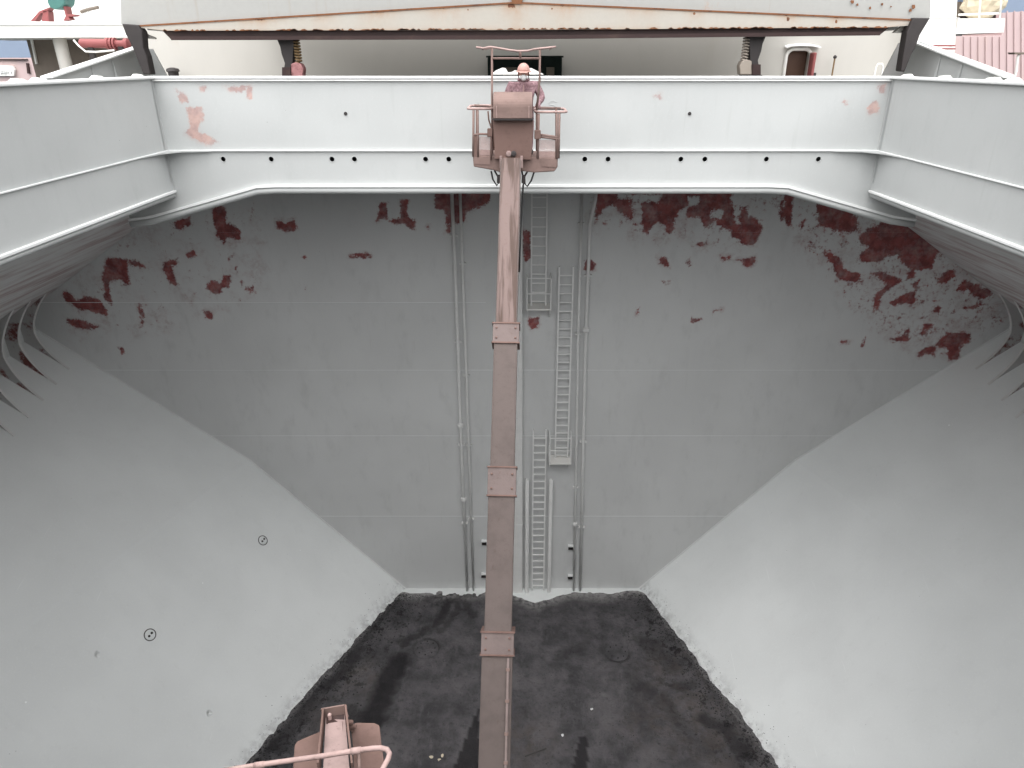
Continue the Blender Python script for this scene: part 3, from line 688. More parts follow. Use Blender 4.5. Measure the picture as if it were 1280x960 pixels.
# loose lumps along the edges, and grains flung on the hopper foot
b = MB(); octa = [Vector(q) for q in ((1, 0, 0), (-1, 0, 0), (0, 1, 0), (0, -1, 0), (0, 0, 1), (0, 0, -1))]; of = [(0, 2, 4), (2, 1, 4), (1, 3, 4), (3, 0, 4), (2, 0, 5), (1, 2, 5), (3, 1, 5), (0, 3, 5)]
def lump(c, r): b.add([c + Vector((q.x * r * random.uniform(.5, 1.3), q.y * r * random.uniform(.5, 1.3), q.z * r * random.uniform(.4, 1))) for q in octa], of)
for k in range(5200):
    Y = 21.6 - random.random() ** 1.1 * 10.5; s = random.choice((-1, 1)); hw = floor_half(Y)
    e = abs(random.gauss(0, .55)) - .05
    x = s * (hw - e) + xsh(Y); lump(Vector((x, Y, coal_z(x, Y) + .008)), random.choice((.012, .016, .02, .03)) * random.uniform(.6, 1.3))
for k in range(2200):
    x = random.uniform(-9, 9); Y = random.uniform(10.5, 21.2)
    if abs(x) < floor_half(Y): lump(Vector((x, Y, coal_z(x, Y) + .004)), random.uniform(.008, .022))
for k in range(260):
    Y = 21.0 - random.random() * 10; s = random.choice((-1, 1)); x = s * (floor_half(Y) - abs(random.gauss(0, .8))) + xsh(Y)
    lump(Vector((x, Y, coal_z(x, Y) + .01)), random.uniform(.03, .085) * (1 if random.random() < .3 else .6))
for k in range(420):
    Y = 21.8 - random.random() * 10; s = random.choice((-1, 1)); fx, kx, kz, *_ = sec(Y); h = abs(random.gauss(0, .28)) + .02
    fx += s * xsh(Y); lump(Vector((s * (fx + (kx - fx) * h / kz - .004), Y, h)), random.uniform(.006, .02))
o = b.build('coal_lumps', M['coal_lump'], org=(0, 12, 0)); tag(o, 'loose coal lumps scattered along the hopper feet', 'coal', kind='stuff')
# litter on the coal
def scrap(px_, py_, sx, sy, m, lb, name='paper_scrap', cat='litter'):
    c = PZ(px_, py_, .05); z = coal_z(c.x, c.y) + .012
    b = MB(); pts = [Vector((c.x + math.cos(q) * sx * random.uniform(.7, 1.2), c.y + math.sin(q) * sy * random.uniform(.7, 1.2), z + random.uniform(0, .035))) for q in np.linspace(0, 6.28, 7, endpoint=False)]
    b.prism(pts, (0, 0, .012)); o = b.build(name, m); tag(o, lb, cat, 'litter on the coal'); return o
scrap(739.5, 887, .06, .05, M['mask'], 'bright white scrap lying alone on the coal, right of the boom')
scrap(703, 920, .04, .06, M['mask'], 'small white scrap on the coal, nearer the boom')
scrap(539, 947, .06, .05, M['cream'], 'pale yellow crumb on the coal, leftmost of three left of the boom')
scrap(549, 950, .05, .04, M['cream'], 'pale yellow crumb on the coal, middle of three left of the boom')
scrap(553, 946, .04, .06, M['cream'], 'pale yellow crumb on the coal, rightmost of three left of the boom')
c0, c1 = PZ(656, 945, .08), PZ(683, 936, .08)
o = MB().tube([(c0.x, c0.y, coal_z(c0.x, c0.y) + .02), (c1.x, c1.y, coal_z(c1.x, c1.y) + .03)], .018, 6).build('stick', M['dark']); tag(o, 'thin dark stick lying on the coal, just right of the boom', 'stick')
for (c, r), lb in zip(rings, ('round tank lid under coal dust, left of the boom', 'round tank lid under coal dust, right of the boom')):
    z = coal_z(c.x, c.y)
    o = thing('tank_lid', (c.x, c.y, 0), lb, 'lid', 'round tank lids in the floor')
    MB().lathe((c.x, c.y, 0), (0, 0, 1), [(r * .95, 0), (r * .95, z + .002), (r * .88, z + .014)], 32).build('plate', M['coal'], o, autosmooth=True)
    f = None
    for k in range(8):
        q = k * math.pi / 4; pp = (c.x + math.cos(q) * r * .7, c.y + math.sin(q) * r * .7, z)
        if f is None: f = MB().lathe(pp, (0, 0, 1), [(.03, 0), (.03, .03), (.02, .035)], 6).build('bolt', M['coal_lump'], o); p0 = Vector(pp)
        else: piece(f, o, Vector(pp) - p0)

# ------------------------------------------------------------------ boom lift with its basket
T3 = P(638, 225, 13.0); B3 = P(618.5, 950, 7.4); AX = (T3 - B3).normalized()
NB = Vector((0, -AX.z, AX.y)).normalized()                 # outward face, towards the viewer
def on_axis(y):
    d = ray(640, y); k = d.z / d.y                          # z - ZC = k * Y
    t = (k * B3.y - (B3.z - ZC)) / (AX.z - k * AX.y); return B3 + AX * t
lift = thing('boom_lift', (B3 + AX * (-(B3.z - 1.0) / AX.z)) * 1.0, 'dust caked pink boom lift raising a worker basket to the coaming', 'boom lift')
lo_ = on_axis(203)
def width(px_w, y): p = on_axis(y); d = (p - Vector((0, 0, ZC))); return px_w * (d.y * math.cos(PITCH) - d.z * math.sin(PITCH)) / F_PX
S4 = width(38.5, 900); S3 = width(33, 700); S2 = width(29.5, 510); S1 = width(26, 330)
end = B3 + AX * (-(B3.z - 1.6) / AX.z)
segs = [('base_section', end, on_axis(787), S4, .52, M['boom']), ('second_section', on_axis(800), on_axis(585), S3, .46, M['boom']), ('third_section', on_axis(600), on_axis(408), S2, .40, M['boom']), ('tip_section', on_axis(420), lo_, S1, .34, M['boom_tip'])]
XA = AX.cross(NB).normalized()
for nm, a, c, wd, hg, m in segs:
    o = MB().bar(a - NB * 0, c, wd, hg, NB).build(nm, m, lift, bevel=.012)
    for s in (-1, 1):                                     # folded edge strips along the top plate
        e = XA * (s * (wd / 2 - .012)) + NB * (hg / 2 + .004); MB().bar(a + e, c + e, .014, .008, NB).build('edge_strip', M['boom'], lift)
for y0, y1, wd, hg in ((787, 815, S4 * 1.06, .55), (585, 620, S3 * 1.08, .49), (408, 432, S2 * 1.12, .43)):
    a, c = on_axis(y1), on_axis(y0)
    co = MB().bar(a, c, wd, hg, NB).build('collar', M['boom_light'], lift, bevel=.01)
    for q in (a, c): MB().bar(q - AX * .012, q + AX * .012, wd + .03, hg + .03, NB).build('collar_lip', M['dust_brown'], co)
    for s in (-1, 1):
        for q in (.25, .75):
            e = a.lerp(c, q) + XA * (s * wd * .36) + NB * hg / 2; MB().lathe(e, NB, [(.018, 0), (.018, .015), (.01, .02)], 8).build('bolt', M['dust_brown'], co)
e = XA * (-S4 * .36) + NB * (.26 + .03)
if (XA.x < 0) == True: pass
sr = 1 if XA.x > 0 else -1
e = XA * (sr * S4 * .36) + NB * (.26 + .028)
MB().tube([end + e, on_axis(818) + e], .022, 8).build('conduit', M['boom_light'], lift, smooth=True)
for y in (832, 870, 910, 945): MB().bar(on_axis(y) + e - AX * .02, on_axis(y) + e + AX * .02, .06, .045, NB).build('conduit_clamp', M['dust'], lift)
# chassis standing on the floor below the frame
cb = Vector((end.x, end.y, 0))
MB().box2((cb.x - 1.1, cb.y - 1.6, .55), (cb.x + 1.1, cb.y + 1.3, 1.0)).build('chassis', M['dust'], lift, bevel=.04)
MB().box2((cb.x - .9, cb.y - 1.4, 1.0), (cb.x + .9, cb.y + .35, 1.75)).build('turntable', M['dust_brown'], lift, bevel=.06)
for sx in (-1, 1):
    for yy in (-1.1, .9):
        wq = MB().lathe((cb.x + sx * 1.02, cb.y + yy, .53), (sx, 0, 0), [(.3, 0), (.48, .02), (.5, .08), (.5, .3), (.48, .36), (.3, .38)], 24).build('wheel', M['rubber'], lift, autosmooth=True)
        MB().lathe((cb.x + sx * 1.38, cb.y + yy, .53), (sx, 0, 0), [(.26, 0), (.24, .03), (.1, .05)], 16).build('hub', M['dust'], wq)
# levelling head between boom and basket
YBk = 13.25
MB().px([(624.5, 196), (653.5, 196), (653.5, 206), (650.5, 216), (628, 216), (624.5, 206)], YBk - .12, .45).build('levelling_head', M['dust_brown'], lift, bevel=.012)
MB().px([(628, 203), (648.5, 203), (650, 226), (627, 226)], YBk - .2, .2).build('tip_plate', M['dust_light'], lift, bevel=.01)
for x in (626, 652): MB().px([(x - 1.6, 195.5), (x + 1.6, 195.5), (x + 1.6, 210), (x - 1.6, 210)], YBk - .22, .1).build('fork_plate', M['dust_light'], lift)
MB().lathe(P(637, 222, YBk - .2) , (0, -1, 0), [(.06, -.05), (.06, .03), (.03, .05)], 12).build('pivot_pin', M['dust'], lift)
for x, y in ((636, 192), (642, 192)): MB().lathe(P(x, y, YBk - .1), (0, -1, 0), [(.05, -.05), (.05, .05), (.03, .06)], 10).build('valve', M['dust_light'] if x < 640 else M['dark'], lift)
for pts in ([(614, 214), (616, 224), (621, 232), (625, 226), (626, 214)], [(668, 214), (664, 226), (659, 233), (655, 228), (652, 212)], [(618, 213), (623, 222), (629, 226)], [(660, 213), (656, 220), (654, 232), (652, 262), (650.5, 300), (649, 340)]):
    MB().tube([P(a, c, YBk + .1) for a, c in pts], .016, 6).build('hose', M['rubber'], lift, smooth=True)
for sx in (623.5, 654.5): MB().px([(sx - 2.2, 220), (sx + 2.2, 220), (sx + 2.6, 229), (sx - 2.6, 229)], YBk - .05, .16).build('hose_clamp', M['dark'], lift)

# basket: floor pan, guard rails, screens, console, canopy frame
D = .95                                                    # basket depth
bk = lift
YB0 = YBk
MB().px([(591, 194), (697.5, 197), (697, 209), (693, 214.5), (668, 216), (652, 214), (626.5, 216), (617, 213), (592, 208.5)], YB0, D).build('floor_pan', M['dust'], bk, bevel=.02)
MB().px([(592, 196), (613, 197), (613, 206), (593, 205)], YB0 - .012, .01).build('kick_plate', M['dust'], bk)
MB().px([(676, 199), (696, 199.5), (695, 209), (677, 208)], YB0 - .012, .01).build('kick_plate', M['dust'], bk)
def T(name, pts, r, m='dust', Y=None, loop=False): 
    Y = Y if Y is not None else YB0
    return MB().tube([P(a, c, Y) for a, c in pts], r, 8, loop).build(name, M[m], bk, smooth=True)
zf = P(640, 205, YB0).z
for xa, xb, yy in ((584.5, 616, 136), (669, 708.5, 140)):     # top rail loops running back along the basket
    a, c = P(xa, yy, YB0), P(xb, yy, YB0); r_ = .1
    loop = [a + Vector((0, .08, 0)), a + Vector((.06, 0, 0)), c - Vector((.06, 0, 0)), c + Vector((0, .08, 0)), c + Vector((0, D - .1, 0)), c + Vector((-.06, D, 0)), a + Vector((.06, D, 0)), a + Vector((0, D - .1, 0))]
    MB().tube(loop, .022, 8, True).build('top_rail', M['dust_rail'], bk, smooth=True)
MB().tube([P(584.5, 136, YB0) + Vector((.06, D, 0)), P(708.5, 140, YB0) + Vector((-.06, D, 0))], .025, 8).build('top_rail', M['dust'], bk, smooth=True)
for pts in ([(592, 138), (591.5, 196)], [(597, 138), (597.5, 196)], [(673.5, 142), (672, 198)], [(696, 142), (695.5, 198)], [(699.3, 142), (698.3, 198)]): T('post', pts, .021)
for xx in (592, 615, 672, 698): 
    MB().tube([P(xx, 138, YB0) + Vector((0, D - .03, 0)), P(xx, 197, YB0) + Vector((0, D - .03, -.05))], .018, 8).build('post', M['dust_brown'], bk, smooth=True)
for pts in ([(591, 169), (600, 167.5), (614, 168)], [(675, 171), (700, 174)], [(675, 168.5), (698, 171.5)]): T('mid_rail', pts, .021)
for x0_, x1_, y0_, y1_ in ((590.8, 598, 169, 196), (694, 699.5, 174, 198)): MB().px([(x0_, y0_), (x1_, y0_), (x1_, y1_), (x0_, y1_)], YB0 - .01, .04).build('corner_plate', M['dust_brown'], bk)
# wire screens
for x0_, x1_, y0_, y1_ in ((598, 615, 171, 194), (672, 694, 175, 197)):
    b = MB(); n = 9
    for i in range(n * 2):
        t = i / (n * 2 - 1)
        b.bar(P(x0_ + (x1_ - x0_) * t, y0_, YB0 + .01), P(x0_ + (x1_ - x0_) * t, y1_, YB0 + .01), .007, .007, (0, 1, 0))
        b.bar(P(x0_, y0_ + (y1_ - y0_) * t, YB0 + .016), P(x1_, y0_ + (y1_ - y0_) * t, YB0 + .016), .007, .007, (0, 1, 0))
    o = b.build('wire_screen', M['dust_rail'], bk)
# console
pan = MB().px([(617, 149), (667, 150), (664, 200), (618.5, 199)], YB0 - .10, .28).build('console_panel', M['dust_brown'], bk, bevel=.01)
prof2 = []
cz0, cz1 = P(640, 148, YB0 - .2).z, P(640, 116, YB0 - .2).z; hgt = cz1 - cz0
for k in range(9):
    q = k / 8 * math.pi / 2; prof2.append((YB0 - .24 + .34 * (1 - math.cos(q)) * 1.0, cz0 + hgt * (.45 + .55 * math.sin(q))))
prof2 = [(YB0 - .24, cz0)] + prof2 + [(YB0 + .25, cz1), (YB0 + .25, cz0)]
xa, xb = P(616.5, 135, YB0 - .2).x, P(665.5, 135, YB0 - .2).x
MB().prism([(xa, y, z) for y, z in prof2], (xb - xa, 0, 0)).build('console_cover', M['dust'], bk, bevel=.01)
for x_ in (xa + .06, xb - .06): MB().bar((x_, YB0 - .246, cz0 + .01), (x_, YB0 - .246, cz0 + hgt * .5), .012, .01, (0, 1, 0)).build('cover_rib', M['dust_rail'], bk)
MB().box2((xa - .02, YB0 - .23, cz0 - .03), (xb + .02, YB0 + .2, cz0 - .002)).build('console_sill', M['dark'], bk)
for q in ([(609, 161), (615.5, 161), (615.5, 171), (609, 171)], [(668, 163), (676, 163), (676, 174), (668, 174)]): MB().px(q, YB0 - .06, .12).build('clamp_block', M['dust_brown'], bk, bevel=.008)
T('cable', [(610, 139), (611, 150), (615, 162), (613.5, 180), (614, 200)], .014, 'dust_brown', YB0 - .03)
# canopy frame
for pts in ([(615, 58), (615, 142), (615.5, 199)], [(675, 60), (674.5, 100), (670.5, 142)]): T('canopy_post', pts, .019, 'dust', YB0 + .1)
T('canopy_bar', [(615, 73), (675, 73)], .019, 'dust', YB0 + .1); T('canopy_post', [(650, 62), (650.5, 73)], .022, 'dust', YB0 + .1)
wave = [(595, 57.5), (604, 59), (613, 57), (622, 58.5), (636, 61), (649, 62.5), (660, 62), (668, 60), (676, 59), (686, 58), (695, 57)]
MB().tube([P(a, c - .6, YB0) + Vector((0, 1.05, -.02)) for a, c in wave], .016, 6).build('canopy_rim', M['dust_rail'], bk, smooth=True)
for i_ in range(2, 9, 2): MB().tube([P(wave[i_][0], wave[i_][1] + 1.0, YB0), P(wave[i_][0], wave[i_][1] - .6, YB0) + Vector((0, 1.05, -.02))], .010, 6).build('canopy_rod', M['dust_light'], bk, smooth=True)
MB().tube([P(a, c + 1.5, YB0 + .0) for a, c in wave], .016, 6).build('canopy_rim', M['dust_rail'], bk, smooth=True)
for x_ in (600, 690): MB().tube([P(x_, 58.5, YB0), P(x_, 58.5, YB0) + Vector((0, 1.05, -.03))], .014, 6).build('canopy_rim', M['dust_light'], bk, smooth=True)

# ------------------------------------------------------------------ the worker in the basket
hp_ = P(654.5, 78.5, 13.75)                                # helmet top
px0, py0 = hp_.x, 13.75
zfl = P(640, 196, YB0).z + .0                              # basket floor top
H = hp_.z - zfl - .03
person = thing('person', (px0, py0, zfl), 'worker in dusty mauve coverall, helmet and white respirator, standing at the basket console', 'person')
def skin_mesh(name, verts, edges, radii, m, parent, root=0, sub=2):
    me = bpy.data.meshes.new(name); og = ORG[parent.name]
    me.from_pydata([tuple(Vector(v) - og) for v in verts], edges, []); o = bpy.data.objects.new(name, me); C.objects.link(o); o.parent = parent; ORG[o.name] = og
    sm = o.modifiers.new('skin', 'SKIN'); sm.use_smooth_shade = True
    for i, r in enumerate(radii): me.skin_vertices[0].data[i].radius = r if isinstance(r, tuple) else (r, r)
    me.skin_vertices[0].data[root].use_root = True
    ss = o.modifiers.new('subsurf', 'SUBSURF'); ss.levels = sub; ss.render_levels = sub
    me.materials.append(m)
    return o
Xp = lambda x, y, h: (px0 + x, py0 + y, zfl + h * H)
vs_, es_, rs_ = [], [], []
def V(x, y, h, r, link=None):
    vs_.append(Xp(x, y, h)); rs_.append(r)
    if link is not None: es_.append((link, len(vs_) - 1))
    return len(vs_) - 1
pel = V(0, 0, .51, (.18, .14)); wai = V(0, .01, .60, (.17, .13), pel); che = V(0, .0, .70, (.20, .145), wai); shl = V(0, 0, .79, (.15, .11), che); nek = V(0, -.005, .825, .07, shl)
hd1 = V(0, -.02, .872, (.082, .095), nek); hd2 = V(0, -.015, .93, (.09, .105), hd1); hd3 = V(0, -.005, .98, (.065, .08), hd2)
for s in (-1, 1):
    hip = V(s * .10, 0, .47, .105, pel); kn = V(s * .12, -.02, .28, .075, hip); an = V(s * .12, .02, .055, .055, kn); V(s * .13, -.14, .025, (.05, .04), an)
    sh = V(s * .23, 0, .768, .098, che)
    if s > 0:
        el = V(.335, -.03, .635, .072, sh); wr = V(.27, -.20, .585, .042, el); pm = V(.26, -.27, .565, (.045, .03), wr); d = (0, -1)
    else:
        el = V(-.31, -.03, .63, .072, sh); wr = V(-.15, -.25, .60, .042, el); pm = V(-.11, -.31, .59, (.045, .03), wr); d = (.5, -.85)
    for k in range(4):
        ox = (k - 1.5) * .024; L = (.05, .06, .056, .042)[k]
        a = V(vs_[pm][0] - px0 + ox, vs_[pm][1] - py0 + d[1] * .045, (vs_[pm][2] - zfl) / H - .004, .010, pm); a2 = V(vs_[a][0] - px0 + d[0] * L * .3, vs_[a][1] - py0 + d[1] * L * .6, (vs_[a][2] - zfl) / H - .02, .009, a)
        V(vs_[a2][0] - px0, vs_[a2][1] - py0 + .008, (vs_[a2][2] - zfl) / H - .018, .008, a2)
    t1 = V(vs_[pm][0] - px0 - s * .045, vs_[pm][1] - py0 + .01, (vs_[pm][2] - zfl) / H - .008, .012, pm); V(vs_[t1][0] - px0 - s * .012, vs_[t1][1] - py0 - .035, (vs_[t1][2] - zfl) / H - .014, .010, t1)
body = skin_mesh('body', vs_, es_, rs_, M['coverall'], person)
hc_ = Vector(Xp(0, -.015, .905))
def ell(c, r, n=12, m=8, cut_lo=-1.0):
    b = MB(); rows = []
    for i in range(m + 1):
        q = -math.pi / 2 + math.pi * i / m
        if math.sin(q) < cut_lo: continue
        rows.append([(c[0] + r[0] * math.cos(q) * math.cos(2 * math.pi * k / n), c[1] + r[1] * math.cos(q) * math.sin(2 * math.pi * k / n), c[2] + r[2] * math.sin(q)) for k in range(n)])
    for rw in rows: b.v += rw
    b.f = [(i * n + k, i * n + (k + 1) % n, (i + 1) * n + (k + 1) % n, (i + 1) * n + k) for i in range(len(rows) - 1) for k in range(n)]
    b.f.append(tuple(range(n - 1, -1, -1))); b.f.append(tuple((len(rows) - 1) * n + k for k in range(n)))
    return b
face = ell(hc_ + Vector((0, -.022, -.01)), (.084, .102, .135)).build('face', M['skin'], person, smooth=True)
hd = ell(hc_ + Vector((0, .025, -.02)), (.108, .11, .16)).build('hood', M['hood'], person, smooth=True)
for s in (-1, 1):
    ell(hc_ + Vector((s * .034, -.118, .022)), (.022, .012, .013), 8, 6).build('eye', M['eye_and_shade'], face, smooth=True)
    ell(hc_ + Vector((s * .058, -.118, -.06)), (.03, .038, .03), 10, 6).build('filter_cartridge', M['mask'], person, smooth=True)
    ell(hc_ + Vector((s * .09, -.02, -.005)), (.012, .022, .032), 8, 6).build('ear', M['skin'], face, smooth=True)
ell(hc_ + Vector((0, -.098, .024)), (.072, .034, .026), 14, 8).build('brim_shade', M['eye_and_shade'], person, smooth=True)  # dark band put in for the shadow under the helmet brim
ell(hc_ + Vector((0, -.122, -.008)), (.016, .022, .034), 8, 6).build('nose', M['skin'], face, smooth=True)
ell(hc_ + Vector((0, -.115, -.065)), (.05, .055, .058), 12, 8).build('respirator', M['mask'], person, smooth=True)
MB().tube([hc_ + Vector((x, y, -.045)) for x, y in ((-.05, -.1), (-.09, -.02), (-.07, .08), (0, .13), (.07, .08), (.09, -.02), (.05, -.1))], .008, 6).build('respirator_strap', M['dark'], person, smooth=True)
hz_ = hp_.z - .145
hm = ell((hc_.x, hc_.y + .01, hz_), (.116, .145, hp_.z - hz_), 20, 12, -.05).build('helmet', M['helmet'], person, smooth=True)
MB().lathe((hc_.x, hc_.y + .01, hz_ - .006), (0, 0, 1), [(.120, 0), (.150, .004), (.146, .014), (.115, .022)], 20).build('helmet_brim', M['helmet'], hm, autosmooth=True)
MB().prism([(hc_.x - .10, hc_.y - .08, hz_), (hc_.x + .10, hc_.y - .08, hz_), (hc_.x + .065, hc_.y - .21, hz_ - .02), (hc_.x - .065, hc_.y - .21, hz_ - .02)], (0, 0, .01)).build('helmet_peak', M['helmet'], hm)
MB().tube([Vector(Xp(math.cos(q) * .085, -.01 + math.sin(q) * .085, .838)) for q in np.linspace(0, 2 * math.pi, 14, endpoint=False)], .028, 8, True).build('collar', M['coverall'], person, smooth=True)
MB().bar(Xp(0, -.152, .78), Xp(0, -.157, .60), .02, .006, (0, 1, 0)).build('zip_flap', M['glove'], person)
for s in (-1, 1): ell(Xp(s * .13, -.07, .028), (.055, .15, .05), 10, 6).build('boot', M['dark'], person, smooth=True)

# ------------------------------------------------------------------ second lift, lower left
RY = 4.1
l2 = thing('boom_lift', (PZ(425, 925, 0).x * .3 - 2.2, -2.6, 0), 'second dusty pink boom lift, its head and rail showing at the lower left', 'boom lift')
tipc = P(420.5, 889, RY + .35); low = P(428, 962, RY - .28)
ax2 = (tipc - low).normalized(); n2v = Vector((0, -ax2.z, ax2.y)).normalized(); x2 = Vector((1, 0, 0))
base2 = Vector((low.x - .35, -2.6, 1.6)); 
def wid2(a, b_, y, Y): return (P(b_, y, Y) - P(a, y, Y)).length
wt, wb = wid2(404, 434, 895, RY + .3), wid2(404, 442, 955, RY - .25)
# open ended head box: floor plate, two sides, end plate
q = [P(407, 897, RY + .3), P(431, 894, RY + .3), P(437, 962, RY - .3), P(404, 962, RY - .3)]
MB().prism(q, -n2v * .03).build('head_floor', M['dust_light'], l2)
for a, c in ((P(404.5, 893, RY + .32), P(398, 962, RY - .3)), (P(432.5, 888, RY + .32), P(440.5, 962, RY - .3))): MB().bar(a, c, .016, .13, n2v).build('head_side', M['dust_brown'], l2)
MB().bar(P(404, 893.5, RY + .33), P(433, 888.5, RY + .33), .016, .13, n2v).build('head_end', M['dust'], l2)
MB().prism([P(408, 897.5, RY + .30) + n2v * .01, P(430, 894, RY + .30) + n2v * .01, P(431, 904, RY + .22) + n2v * .01, P(408, 905, RY + .22) + n2v * .01], -n2v * .02).build('recess', M['redbrown'], l2)
MB().lathe(P(412.5, 899, RY + .27), n2v, [(.018, 0), (.018, .05), (.01, .06)], 8).build('grease_cap', M['dust_rail'], l2)
MB().prism([P(410, 906, RY + .22) + n2v * .006, P(428, 903, RY + .22) + n2v * .006, P(429.5, 930, RY) + n2v * .006, P(409, 932, RY) + n2v * .006], n2v * .012).build('access_plate', M['dust_light'], l2, bevel=.004)
# rounded guard plates either side
q = [(368, 931), (371, 926), (380, 922), (403, 912.5), (401, 962), (366, 962)]
MB().prism([P(a, c, RY + .35 - (c - 905) * .006) for a, c in q], -n2v * .05).build('guard_plate', M['dust_brown'], l2, bevel=.012)
q = [(438, 905), (446, 902.5), (468, 903), (474.5, 906), (477, 930), (482, 962), (440, 962)]
MB().prism([P(a, c, RY + .40 - (c - 905) * .006) for a, c in q], -n2v * .05).build('guard_plate', M['dust_brown'], l2, bevel=.012)
MB().bar(P(447, 911.5, RY + .42) + n2v * .01, P(472, 908.5, RY + .42) + n2v * .01, .012, .012, n2v).build('plate_seam', M['redbrown'], l2)
MB().bar(P(388, 941, RY + .22) + n2v * .01, P(393, 932, RY + .26) + n2v * .01, .012, .012, n2v).build('plate_seam', M['dark'], l2)
for x, y in ((436, 903), (440, 908), (437, 912)): MB().lathe(P(x, y, RY + .34), (1, 0, 0), [(.022, -.03), (.022, .03), (.012, .04)], 8).build('hose_fitting', M['dust_brown'], l2)
MB().tube([P(437, 915, RY + .3), P(439, 930, RY + .15), P(440, 965, RY - .25)], .016, 6).build('hose', M['rubber'], l2, smooth=True)
MB().tube([P(448.5, 940, RY - .1), P(449, 965, RY - .3)], .016, 8).build('post', M['dust'], l2, smooth=True)
# rail
YR = RY - .55
rail = [P(250, 968, YR), P(318, 957, YR), P(360, 951, YR), P(400, 945.5, YR), P(440, 939, YR), P(465, 935.5, YR), P(476, 935, YR - .01), P(484, 937, YR - .03), P(487, 942, YR - .07), P(485, 949, YR - .12), P(478, 962, YR - .2), P(462, 990, YR - .45)]
MB().tube(rail, .019, 12).build('rail', M['dust_rail'], l2, smooth=True)
MB().tube([P(439, 939.2, YR), P(451, 937.4, YR)], .024, 12).build('rail_sleeve', M['dust_rail'], l2, smooth=True)
MB().tube([P(318, 957, YR), P(330, 955.3, YR)], .023, 12).build('rail_sleeve', M['dust_rail'], l2, smooth=True)
# boom and chassis continue below the picture
MB().bar(low - n2v * .16 + ax2 * .02, base2, .26, .26, n2v).build('boom', M['dust'], l2, bevel=.01)
MB().box2((base2.x - 1.1, base2.y - 1.6, .55), (base2.x + 1.1, base2.y + 1.2, 1.7)).build('chassis', M['dust'], l2, bevel=.05)
for sx in (-1, 1):
    for yy in (-1.1, .8): MB().lathe((base2.x + sx * 1.02, base2.y + yy, .53), (sx, 0, 0), [(.3, 0), (.48, .02), (.5, .08), (.5, .3), (.48, .36), (.3, .38)], 24).build('wheel', M['rubber'], l2, autosmooth=True)
MB().tube([P(250, 968, YR), P(255, 1060, YR - .4), low - n2v * .1 - ax2 * .7], .019, 10).build('rail', M['dust_rail'], l2, smooth=True)
MB().tube([P(462, 990, YR - .45), low - n2v * .1 - ax2 * .7], .019, 10).build('rail', M['dust_rail'], l2, smooth=True)

# ================================================================== ON DECK, BEHIND THE COAMING
YH = 16.0
cov = thing('hatch_cover', (0, YH, DECK), 'raised grey hatch cover with rusty peaked seam and dark red brown lower edge', 'hatch cover')
up_ = [(149, -80), (1166, -80), (1163, 22), (1152, 25), (645, 3), (165, 32.5), (151, 30)]
MB().px(up_, YH, .5).build('upper_plate', M['cover'], cov, bevel=.01)
lo2 = [(165, 33.5), (645, 4), (1152, 26), (1141, 31.5), (1112, 34), (900, 35.5), (640, 37.5), (205, 38.3)]
for k, (ya, yb) in enumerate(((16.55, 18.1), (18.2, 19.8), (19.9, 22.9))):
    zq = P(640, 44, yb).z + .05; MB().box2((-7.9, ya, zq), (7.9, yb, zq + 1.5)).build('shade_panel', M['cover'], cov, bevel=.03)  # unseen boxes added behind the cover to shade the deckhouse wall
MB().px(lo2, YH - .03, .5).build('lower_plate', M['cover_low'], cov)
b = MB(); bl = []; nu, nv = 240, 12
hot = [(240, 12, .5), (326, 26, 1.0), (400, 20, .55), (470, 20, .7), (560, 24, .6), (645, 16, 1.0), (705, 20, .7), (800, 26, .4), (868, 10, .6), (985, 12, .9), (1045, 14, .7), (1120, 16, .5)]
for i in range(nu + 1):
    x = 168 + (1148 - 168) * i / nu; ys = 33.2 - (x - 165) / 480 * 29.2 if x < 645 else 4.2 + (x - 645) / 507 * 21.8
    ye = 38.3 - (x - 205) / 435 * .8 if x < 640 else 37.5 - (x - 640) / 472 * 3.5
    if x < 205: ye = 33.6 + (x - 165) / 40 * 4.7
    if x > 1112: ye = 34 - (x - 1112) / 40 * 6.5
    ye = max(ye, ys + .2)
    for j in range(nv + 1):
        v = j / nv; p = P(x, ys + (ye - ys) * v, YH - .0335); b.v.append(tuple(p))
        g = sum(a_ * math.exp(-((x - h) / w_) ** 2) for h, w_, a_ in hot) * math.exp(-v * 2.2) + .35 * math.exp(-v * 9) + .5 * math.exp(-(1 - v) * 9); bl.append(min(1, g))
b.f = [(i * (nv + 1) + j, i * (nv + 1) + j + 1, (i + 1) * (nv + 1) + j + 1, (i + 1) * (nv + 1) + j) for i in range(nu) for j in range(nv)]
def bleed():
    k = NT('cover_rust_bleed'); n = k.noise(2.2, 5, .7, (1, 1, .6)); n2 = k.noise(12, 4, .7)
    c = k.mix(n2, (.37, .35, .315), (.42, .395, .355)); f = k.math('MULTIPLY', k.attr('bleed'), k.step(n, .25, .65)); c = k.mix(f, c, (.36, .20, .10)); c = k.mix(k.step(k.math('MULTIPLY', f, n2), .33, .45), c, (.13, .05, .025))  # base repeats the lower plate's beige shading tone, rust over it
    return k.out(c, .75, [(n2, .2, .01)])
o = b.build('rust_bleed_plate', bleed(), cov); float_attr(o, 'bleed', bl)
for a, c in (((165, 33), (645, 3.4)), ((645, 3.4), (1152, 25.5))): MB().bar(P(*a, YH - .02), P(*c, YH - .025), .05, .03, (0, 0, 1)).build('rust_seam', M['rust'], cov)
MB().px([(638, -3), (654, -3), (652, 5), (641, 5)], YH - .06, .1).build('lifting_lug', M['rust'], cov)
MB().px([(203, 38.3), (640, 37.5), (900, 35.5), (1112, 34), (1100, 43.5), (640, 48.5), (214, 49.5)], YH + .05, .4).build('bottom_channel', M['redbrown'], cov)
